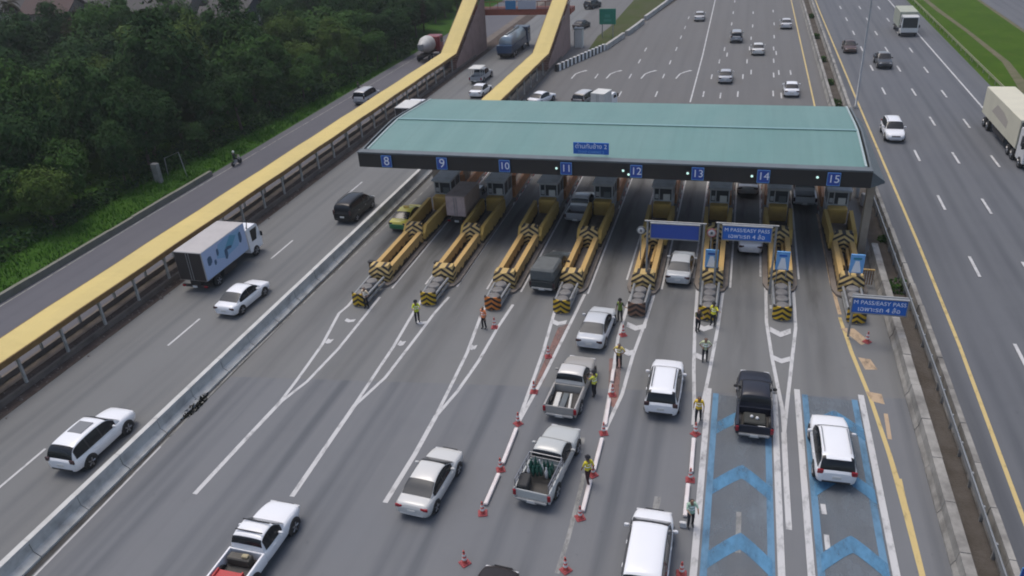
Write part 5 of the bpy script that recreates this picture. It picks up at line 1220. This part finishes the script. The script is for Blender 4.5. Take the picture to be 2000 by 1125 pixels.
x, y = at(1363, 824); person('person in an orange and yellow vest at the top of the blue lane line', x, y, 180, (.72, .48, .04), pose='walk')
x, y = at(1348, 1029); person('person in a pale green shirt with a white bag at the lower blue lane edge', x, y, 160, (.34, .50, .38), None, (.02, .02, .024), pose='reach', bag=True)
x, y = at(1362, 648); person('dark clothed person left of the cushion of island 13', x, y, 150, (.03, .03, .035), (.12, .12, .05), pose='reach')
x, y = at(1392, 636); person('person in a bright yellow vest right of the cushion of island 13', x, y, 210, (.74, .70, .05), pose='point', hat=(.02, .02, .02))
x, y = at(1376, 706); person('person in a pale vest and black trousers on the white gore of island 13', x, y, 180, PALE, pose='hips')
# motorbike and rider
def motorbike(label, rlabel, px, py, deg, vest):
    x, y = at(px, py)
    t = thing('motorbike', label, 'motorbike', (x, y, 0), R(-deg))
    for yy in (-.6, .62): MB().lathe([(.18, -.05), (.28, -.05), (.29, 0), (.28, .05), (.18, .05)], 16, axis='x').build('wheel', M['tyre'], t, None, (0, yy, .29))
    b = MB(); b.tube([(0, .62, .29), (0, .45, .72), (0, .40, .98)], .05, 6).tube([(0, -.6, .29), (0, -.1, .42), (0, .35, .62)], .09, 6).cbox((0, .0, .5), (.26, .6, .3), 0, .06).cbox((0, .5, .62), (.3, .14, .4), 0, .05)
    b.build('body', paint(.45, .43, .43), t)
    MB().cbox((0, -.28, .74), (.26, .72, .1), 0, .04).build('seat', M['black'], t)
    MB().tube([(-.34, .34, 1.02), (0, .42, 1.0), (.34, .34, 1.02)], .018, 6).build('handlebar', M['black'], t)
    MB().cbox((0, .57, .86), (.18, .1, .16), 0, .04).build('headlight', M['clear_lens'], t)
    p = person(rlabel, x, y, deg, vest, pose='ride', z=-.10, name='person'); c, s_ = math.cos(R(-deg)), math.sin(R(-deg))
    p.location.x += .22*s_; p.location.y -= .22*c
    hz_ = 1.62; MB().lathe([(.11, -.06), (.135, .02), (.12, .10), (.06, .15), (0, .16)], 14, (0, .035, hz_)).build('helmet', M['white'] if vest[0] < .05 else M['black'], p)
motorbike('white motorbike riding on the service road edge', 'rider in dark clothes with a pale helmet on the white motorbike', 463, 322, 2, (.02, .03, .03))
motorbike('dark motorbike ahead of the silver minivan on the service road', 'rider in dark green on the motorbike by the silver minivan', 703, 182, 2, (.06, .07, .05))

# ================================================================== CONES
def cone(px, py, label, group=None):
    x, y = at(px, py); t = thing('traffic_cone', label, 'traffic cone', (x, y, 0), random.uniform(0, 1), group); t.scale = (.84, .84, .84+random.uniform(-.03, .03)); t.rotation_euler.x = random.uniform(-.03, .03)
    MB().cbox((0, 0, .035), (.52, .52, .07), 0, .03).cbox((0, 0, .09), (.36, .36, .06), 0, .02).build('base', M['cone_base'], t)
    r = lambda z: .15-(z-.1)*.135
    MB().lathe([(r(.1), .1), (r(.90), .90), (0, .91)], 16).build('body', M['cone_red'], t)
    for z0, z1 in ((.30, .43), (.55, .68)): MB().lathe([(r(z0)+.004, z0), (r(z1)+.004, z1)], 16).build('reflective_band', M['white'], t)
    MB().lathe([(r(.78)+.003, .78), (r(.84)+.003, .84)], 14).build('dark_band', M['black'], t)
M['cone_base'] = plain('cone_base', .30, .05, .055, .6); M['cone_red'] = plain('cone_red', .46, .075, .06, .5)
for px, py, lb in (
  (1071, 697, 'cone on the gore of lane 11, beside the silver sedan'), (1043, 766, 'cone left of the front of the beige pickup'), (1012, 828, 'cone at the point of the lane 11 gore, behind the beige pickup'),
  (978, 918, 'cone left of the caged pickup on the white bar line'), (943, 1003, 'cone at the lower end of the white bar line by the silver sedan'), (908, 1100, 'lone cone on open road at the bottom left of the others'),
  (1196, 772, 'cone right of the worker at the beige pickup'), (1179, 847, 'cone at the point of the lane 12 gore'), (1158, 928, 'cone behind the walking worker with dark red trousers'),
  (1133, 1012, 'cone right of the caged pickup tailgate'), (1105, 1114, 'cone at the bottom edge left of the white van'), (1217, 655, 'cone at the nose of island 12'),
  (1358, 848, 'cone just below the worker at the top of the blue lane line'), (1348, 938, 'cone halfway down the blue lane line'), (1331, 1122, 'cone at the bottom edge right of the white van'), (1693, 668, 'cone below the roadside sign of island 15'), (966, 640, 'cone against the orange cushion of island 10')):
    cone(px, py, 'striped '+lb, 'red and white traffic cones')
def bar(a, b_, label):
    A, B = G(*a, .12), G(*b_, .12); d = B-A; L = d.length; o = MB().cbox((0, 0, .11), (.20, L, .16), 0, .03).build('cone_bar', M['bar_white']); o.location = ((A.x+B.x)/2, (A.y+B.y)/2, 0); o.rotation_euler = (0, 0, math.atan2(d.y, d.x)-math.pi/2)
    tag(o, label, 'barrier bar', 'white bars between the cones')
M['bar_white'] = dirty('white_bar', c4(.68, .64, .63), c4(.45, .33, .32), .5, 1.2, .5)
for a, b_, l in (((1009, 836), (982, 905), 'left of the caged pickup cab'), ((974, 925), (948, 985), 'left of the caged pickup bed'), ((1198, 722), (1195, 745), 'below the worker in the khaki vest'), ((1190, 780), (1182, 830), 'between the two cones right of the beige pickup'), ((1176, 856), (1160, 918), 'above the walking worker'), ((1153, 938), (1138, 998), 'below the walking worker'), ((1355, 856), (1350, 922), 'beside the upper blue lane edge'), ((1344, 945), (1338, 1008), 'beside the pale green worker')):
    bar(a, b_, 'white barrier bar on the road '+l)
# loose dark weeds and dirt at the foot of the left barrier, bushes in the median
M['weed'] = leafmat('sooty_weed', c4(.012, .013, .010), c4(.02, .021, .016))
def leaf_bush(name, label, cat, x, y, z, r, h, n, mat, seed, group=None):
    rn = random.Random(seed); b = MB()
    for i in range(n):
        a = rn.random()*6.283; rr = r*math.sqrt(rn.random()); zz = h*rn.random()*(1-.5*(rr/r)**2)
        c_ = Vector((rr*math.cos(a), rr*math.sin(a), zz)); s_ = rn.uniform(.08, .17)
        u = Vector((rn.uniform(-1, 1), rn.uniform(-1, 1), rn.uniform(-.4, .8))).normalized(); v_ = u.cross(Vector((rn.uniform(-1, 1), rn.uniform(-1, 1), rn.uniform(-1, 1)))).normalized()
        b.add([c_-u*s_, c_-v_*s_*.5, c_+u*s_, c_+v_*s_*.5], [(0, 1, 2, 3)])
    b.norecalc = True; o = b.build(name, mat); o.location = (x, y, z); return tag(o, label, cat, group)
for px, py, r_, lb in ((428, 738, .6, 'small dark weed clump at the foot of the left barrier, furthest of three'), (385, 795, .9, 'largest dark weed clump at the foot of the left barrier, middle of three'), (165, 1002, .6, 'dark weed clump at the foot of the left barrier, nearest of three')):
    p = G(px, py); leaf_bush('weed_clump', lb, 'weeds', p.x-.25, p.y, 0, r_, .25, 260, M['weed'], int(px)).scale = (.55, 1.5, .9)
for px, py, r_, h_, lb in ((1752, 566, .7, .9, 'green bush in the median trench behind the roadside sign'), (1735, 470, .5, .4, 'low bush in the median near the corner column'), (1632, 206, .6, .9, 'green bush in the far median at the canopy edge'), (1618, 165, .5, .8, 'second bush up the far median'), (1606, 120, .5, .8, 'third bush up the far median'), (1594, 75, .5, .9, 'fourth bush up the far median'), (1584, 35, .5, .9, 'furthest bush up the far median')):
    p = G(px, py); leaf_bush('bush', lb, 'bush', min(max(p.x, 10.95), 11.45), p.y, 0, r_, h_, 220, M['leaf_mid'], int(px), 'bushes in the median')
# rubble on the left kerb strip (uncountable)
b = MB(); rn = random.Random(4)
for i in range(900):
    yy = rn.uniform(14, 112); xx = -40.3+rn.gauss(0, .5); s_ = rn.uniform(.03, .09)*(1.8 if rn.random() < .05 else 1)
    pts = [(xx+rn.uniform(-s_, s_), yy+rn.uniform(-s_, s_), .02) for _ in range(3)]
    cx_, cy_ = xx, yy; q = [(cx_-s_, cy_-s_*.7, 0), (cx_+s_, cy_-s_*.5, 0), (cx_+s_*.7, cy_+s_, 0), (cx_-s_*.8, cy_+s_*.6, 0), (cx_-s_*.5, cy_-s_*.3, s_), (cx_+s_*.6, cy_, s_*.9), (cx_, cy_+s_*.5, s_*1.1)]
    b.add(q, [(0, 1, 5, 4), (1, 2, 5), (2, 3, 6), (3, 0, 4, 6), (4, 5, 6), (2, 6, 5)])
tag(b.build('rubble', M['rubble_stone']), 'broken stones along the kerb of the left road', 'rubble', kind='stuff')

# ================================================================== TREES
def make_crown(seed, rx, rz, nclump, leaves, ls):
    rn = random.Random(seed); b = MB(); b.norecalc = True; cl = []
    while len(cl) < nclump:
        u = Vector((rn.uniform(-1, 1), rn.uniform(-1, 1), rn.uniform(-.8, 1)))
        if .25 < u.length < 1: cl.append((Vector((u.x*rx, u.y*rx, u.z*rz)), rn.uniform(.18, .46)*rx))
    for i in range(nclump*leaves//4):
        d = Vector((rn.gauss(0, 1), rn.gauss(0, 1), rn.gauss(0, .9)+.3)).normalized(); q_ = rn.uniform(.55, 1.12)*(1+.18*math.sin(d.x*5+seed)*math.cos(d.y*4)); p = Vector((d.x*rx*q_, d.y*rx*q_, d.z*rz*q_))
        nrm = (d+Vector((rn.uniform(-.8, .8), rn.uniform(-.8, .8), rn.uniform(-.2, .9)))).normalized(); u = nrm.cross(Vector((rn.uniform(-1, 1), rn.uniform(-1, 1), rn.uniform(-1, 1)))).normalized(); v_ = nrm.cross(u); s_ = ls*rn.uniform(.6, 1.5)
        b.add([p-u*s_, p-v_*s_*.4, p+u*s_, p+v_*s_*.4], [(0, 1, 2, 3)])
    for c_, r_ in cl:
        for i in range(leaves):
            d = Vector((rn.gauss(0, 1), rn.gauss(0, 1), rn.gauss(0, 1)+.35)).normalized(); p = c_+Vector((d.x, d.y, d.z*.72))*r_*rn.uniform(.72, 1.06)
            nrm = (d+Vector((rn.uniform(-.6, .6), rn.uniform(-.6, .6), rn.uniform(-.3, .7)))).normalized()
            u = nrm.cross(Vector((rn.uniform(-1, 1), rn.uniform(-1, 1), rn.uniform(-1, 1)))).normalized(); v_ = nrm.cross(u); s_ = ls*rn.uniform(.6, 1.3)
            b.add([p-u*s_, p-v_*s_*.45, p+u*s_, p+v_*s_*.45], [(0, 1, 2, 3)])
    return b
def make_trunk(seed, h, r):
    rn = random.Random(seed); b = MB(); b.tube([(0, 0, 0), (rn.uniform(-.15, .15), rn.uniform(-.15, .15), h*.45), (rn.uniform(-.3, .3), rn.uniform(-.3, .3), h)], [r, r*.75, r*.4], 8)
    for k in range(5):
        a = k*1.257+rn.uniform(-.3, .3); z = h*rn.uniform(.55, .95); l_ = h*rn.uniform(.3, .5); b.tube([(0, 0, z), (math.cos(a)*l_*.5, math.sin(a)*l_*.5, z+l_*.35), (math.cos(a)*l_, math.sin(a)*l_, z+l_*.6)], [r*.4, r*.25, r*.1], 5)
    return b
protos = []
KIND = [('leaf_dark', 'dark green broadleaf tree in the dense wood left of the service road', 'dark green trees of the wood'), ('leaf_mid', 'mid green broadleaf tree in the dense wood left of the service road', 'mid green trees of the wood'), ('leaf_yel', 'yellowish green bushy tree in the dense wood left of the service road', 'yellow green trees of the wood'), ('leaf_dry', 'brownish half bare tree in the dense wood left of the service road', 'brownish trees of the wood')]
crowns = [make_crown(s_, rx, rz, nc, lf, ls) for s_, rx, rz, nc, lf, ls in ((1, 3.2, 2.9, 34, 300, .19), (2, 2.7, 3.3, 32, 290, .185), (3, 3.6, 2.5, 36, 310, .2), (4, 2.2, 2.4, 24, 260, .17))]
trunks = [make_trunk(20+i, h, .2) for i, h in enumerate((4.2, 4.6, 3.6, 3.4))]
for ki, (mt, lb, gp) in enumerate(KIND):
    for ci in range(4):
        if ki == 3 and ci not in (1, 3): continue
        t = thing('broadleaf_tree', lb, 'tree', (0, 0, 0), 0, gp)
        trunks[ci].build('trunk', M['bark'], t); c_ = crowns[ci].build('crown', M[mt], t); c_.location = (0, 0, (4.9, 5.4, 4.3, 4.0)[ci])
        protos.append([ki, ci, t, False])
rn = random.Random(77); placed = 0
def put(x, y, ki, ci, s_):
    global placed
    for pr in protos:
        if pr[0] == ki and pr[1] == ci: break
    else: return put(x, y, ki, 1, s_)
    o = pr[2] if not pr[3] else copy_tree(pr[2]); pr[3] = True
    o.location = (x, y, .3); o.rotation_euler = (0, 0, rn.uniform(0, 6.28)); o.scale = (s_*rn.uniform(.9, 1.12), s_*rn.uniform(.9, 1.12), s_*rn.uniform(.85, 1.3)); placed += 1
    return o
def edge(y): return -58.0+max(0, (y-60))*.075 if y < 118 else -53.2-(y-118)*.10   # tree line in front
y = 30.
while y < 185:
    x = edge(y); row = 0
    while x > -190:
        sp = 4.6+row*.18
        xx = x+rn.uniform(-1.3, 1.3); yy = y+rn.uniform(-1.6, 1.6)
        q = proj((xx, yy, 6))
        nz = noise.noise(Vector((xx*.035, yy*.035, 3)))+rn.uniform(-.22, .22)
        if -90 < q[0] < 1010 and -60 < q[1] < 800:
            vis = 1
            qt = proj((xx, yy, 8.6))
            if qt[1] < 25+18*noise.noise(Vector((xx*.08, yy*.08, 0))) and q[0] < 535: vis = 0
            if vis:
                ki = 2 if nz > .26 else 1 if nz > .02 else 0
                if rn.random() < .035: ki = 3
                ci = rn.choice((0, 1, 2, 0, 2)) if row > 0 else rn.choice((3, 1, 0))
                put(xx, yy, ki, ci, rn.choice((.75, .9, .95, 1.0, 1.1, 1.3))*rn.uniform(.9, 1.08) if row > 0 else rn.uniform(.55, .95))
        x -= sp; row += 1
    y += 5.0+max(0, y-60)*.02
for pr in protos:
    if not pr[3]:
        for ch in list(pr[2].children): bpy.data.objects.remove(ch)
        bpy.data.objects.remove(pr[2])
print('TREES', placed)
# undergrowth at the foot of the wood and grass tufts on the bank
b = MB(); b.norecalc = True
for i in range(15000):
    yy = rn.uniform(26, 130); xx = edge(yy)+2.0-abs(rn.gauss(0, 2.6)); c_ = Vector((xx, yy, .35+rn.random()*1.7*max(0, noise.noise(Vector((xx*.4, yy*.4, 0)))+.55))); s_ = rn.uniform(.12, .3)
    u = Vector((rn.uniform(-1, 1), rn.uniform(-1, 1), rn.uniform(-.2, .8))).normalized(); v_ = u.cross(Vector((rn.uniform(-1, 1), rn.uniform(-1, 1), rn.uniform(-1, 1)))).normalized()
    b.add([c_-u*s_, c_-v_*s_*.5, c_+u*s_, c_+v_*s_*.5], [(0, 1, 2, 3)])
tag(b.build('undergrowth', M['leaf_dark']), 'dark low undergrowth along the foot of the wood', 'undergrowth', kind='stuff')
b = MB(); b.norecalc = True
for i in range(16000):
    yy = rn.uniform(28, 112); xx = rn.uniform(edge(yy)-.5, -51.7); g_ = (-51.6-xx)/1.3; z0 = .02+min(g_, 6)*.11+.25*noise.noise(Vector((xx*.3, yy*.22, 0)))*min(1, g_/2); hgt = rn.uniform(.12, .42)*(1+.9*noise.noise(Vector((xx*.5, yy*.5, 7)))); a = rn.random()*6.28; w_ = rn.uniform(.03, .07)
    dx, dy = math.cos(a)*w_, math.sin(a)*w_; lx, ly = rn.uniform(-.15, .15), rn.uniform(-.15, .15)
    b.add([(xx-dx, yy-dy, z0-.03), (xx+dx, yy+dy, z0-.03), (xx+lx, yy+ly, z0+hgt)], [(0, 1, 2)])
tag(b.build('grass', M['grass_tuft'] if 'grass_tuft' in M else leafmat('bank_blades', c4(.03, .10, .009), c4(.05, .135, .014))), 'green grass growing on the bank beside the service road', 'grass', kind='stuff')
p = G(45, 105); t = thing('palm_tree', 'tall palm with drooping brown dead fronds at the top left of the wood', 'tree', (p.x, p.y, 0))
MB().tube([(0, 0, 0), (.3, .1, 4), (.4, .2, 9.0)], [.28, .22, .18], 8).build('trunk', M['bark'], t)
b = MB(); b.norecalc = True
for k in range(26):
    a = k*2.4; el = rn.uniform(-.5, .9); L_ = rn.uniform(2.2, 3.4); d = Vector((math.cos(a), math.sin(a), 0)); sd_ = Vector((-d.y, d.x, 0)); base = Vector((.4, .2, 9.0))
    for q in range(7):
        t0, t1 = q/7, (q+1)/7; f_ = lambda u: base+d*(L_*u*(1-.25*u))+Vector((0, 0, el*L_*u-1.5*L_*u*u*.55)); w0 = .42*math.sin(math.pi*min(.98, t0+.08)); w1 = .42*math.sin(math.pi*min(.98, t1+.05))
        for sg in (-1, 1): b.add([f_(t0), f_(t1), f_(t1)+sd_*sg*w1-Vector((0, 0, w1*.5)), f_(t0)+sd_*sg*w0*.6-Vector((0, 0, w0*.4))], [(0, 1, 2, 3)])
b.build('crown', M['leaf_dry'], t)
# posts and frame at the edge of the wood
p = G(313, 362); tag(MB().cbox((0, 0, 1.1), (.7, .5, 2.2), 0, .04).build('concrete_block', M['concrete_old'], loc=(p.x, p.y, .1)), 'pale upright concrete block at the end of the mossy guardrail', 'concrete block')
p = G(345, 350); t = thing('metal_frame', 'thin grey metal frame standing beside the pale concrete block', 'frame', (p.x, p.y, .1))
MB().tube([(-.9, 0, 0), (-.8, 0, 2.1), (.8, .3, 2.7), (1.1, .3, 0)], .05, 6).build('bars', M['steel'], t)

# ================================================================== HOUSES BEHIND THE WOOD
def house(label, x, y, w_, d_, h, roof_col, wall_col, rz=0., pitch=.32, nwin=4):
    t = thing('house', label, 'house', (x, y, 0), R(rz))
    MB().box(-w_/2, w_/2, -d_/2, d_/2, 0, h).build('wall', wall_col, t)
    e = .7; rh = pitch*(d_/2+e); b = MB()
    vs = [(sx*(w_/2+e), yy, z) for sx in (-1, 1) for yy, z in ((-d_/2-e, h-.1), (0, h+rh), (d_/2+e, h-.1), (d_/2+e, h-.28), (0, h+rh-.18), (-d_/2-e, h-.28))]
    b.add(vs, [(i, (i+1) % 6, 6+(i+1) % 6, 6+i) for i in range(6)]+[(0, 5, 4, 1), (1, 4, 3, 2), (6, 7, 10, 11), (7, 8, 9, 10)]); b.build('roof', roof_col, t)
    b = MB(); 
    for sx in (-1, 1):
        b = MB(); b.add([(sx*w_/2*q, yy, z) for q in (.999, .97) for yy, z in ((-d_/2, h-.2), (d_/2, h-.2), (0, h+rh-.25))], [(0, 1, 2), (5, 4, 3), (0, 3, 4, 1), (1, 4, 5, 2), (2, 5, 3, 0)]); b.build('gable', wall_col, t)
    for f in range(max(1, int(h//3))):
        for k in range(nwin):
            xx = -w_/2+w_*(k+.5)/nwin; zz = 1.5+f*3
            fr = MB().cbox((xx, -d_/2-.03, zz), (w_/nwin*.5, .08, 1.3)).build('window', M['white_box'], t); MB().cbox((xx, -d_/2-.085, zz), (w_/nwin*.42, .04, 1.1)).build('pane', M['glass'], fr)
            fr = MB().cbox((w_/2+.03, -d_/2+d_*(k+.5)/nwin, zz), (.08, d_/nwin*.45, 1.2)).build('window', M['white_box'], t)
rg = roofmat('grey_tile_roof', c4(.045, .042, .043), c4(.065, .06, .058), .5, 0, .8); rr_ = roofmat('red_tile_roof', c4(.055, .024, .022), c4(.042, .024, .022), .5, 0, .8); rd = roofmat('dark_tile_roof', c4(.03, .03, .033), c4(.045, .043, .044), .5, 0, .8)
wc = dirty('cream_wall', c4(.17, .15, .125), c4(.09, .08, .07), .7, .3, .9); wg = dirty('pale_wall', c4(.14, .15, .16), c4(.085, .085, .09), .6, .3, .9)
for px, py, w_, d_, h, rc, wl, rz, lb in (
  (118, 26, 10, 7, 5.6, rr_, wc, 12, 'cream house with a dark red roof at the top left'), (20, 12, 9, 8, 5, rd, wc, -8, 'low house with a dark roof at the far top left corner'),
  (70, 20, 7, 6, 5.4, rd, wc, 20, 'small cream walled house left of the red roofed house'), (205, 8, 11, 8, 5.2, rg, wc, 8, 'house with a grey roof right of the red roofed house'), (262, 22, 8, 7, 5, rd, wg, -6, 'small dark roofed house left of the broad grey roof'), (335, 22, 14, 9, 5.5, rg, wc, 6, 'house with the broadest grey roof among the treetops'),
  (405, 10, 8, 7, 6.2, rd, wg, 10, 'tall dark roofed house right of the broad grey roof'), (436, 30, 6, 5, 4.6, rg, wg, 15, 'tiny pale house in the trees below the tall dark roofed house'), (470, 20, 9, 7, 5.0, rg, wg, -5, 'pale walled house with a grey roof near the right end of the houses'), (505, 4, 9, 7, 6, rd, wg, 4, 'bluish grey house furthest right behind the trees')):
    p = G(px, py+30); house(lb, p.x, p.y, w_, d_*1.15, h-1.6, rc, wl, rz, .52)

# thin haze volume added to lift the shadows in the distance
o = MB().box(-330, 330, -60, 420, -1.1, 30).build('haze', None or bpy.data.materials.new('added_haze'))
hm = o.data.materials[0]; hm.use_nodes = True; ht = hm.node_tree
for n_ in list(ht.nodes): ht.nodes.remove(n_)
ho = ht.nodes.new('ShaderNodeOutputMaterial'); pv = ht.nodes.new('ShaderNodeVolumePrincipled'); pv.inputs['Density'].default_value = .00030; pv.inputs['Color'].default_value = (.86, .9, .93, 1); pv.inputs['Anisotropy'].default_value = .2
ht.links.new(pv.outputs[0], ho.inputs['Volume']); tag(o, 'thin pale haze added over the toll plaza to lift distant shadows', 'haze', kind='stuff')
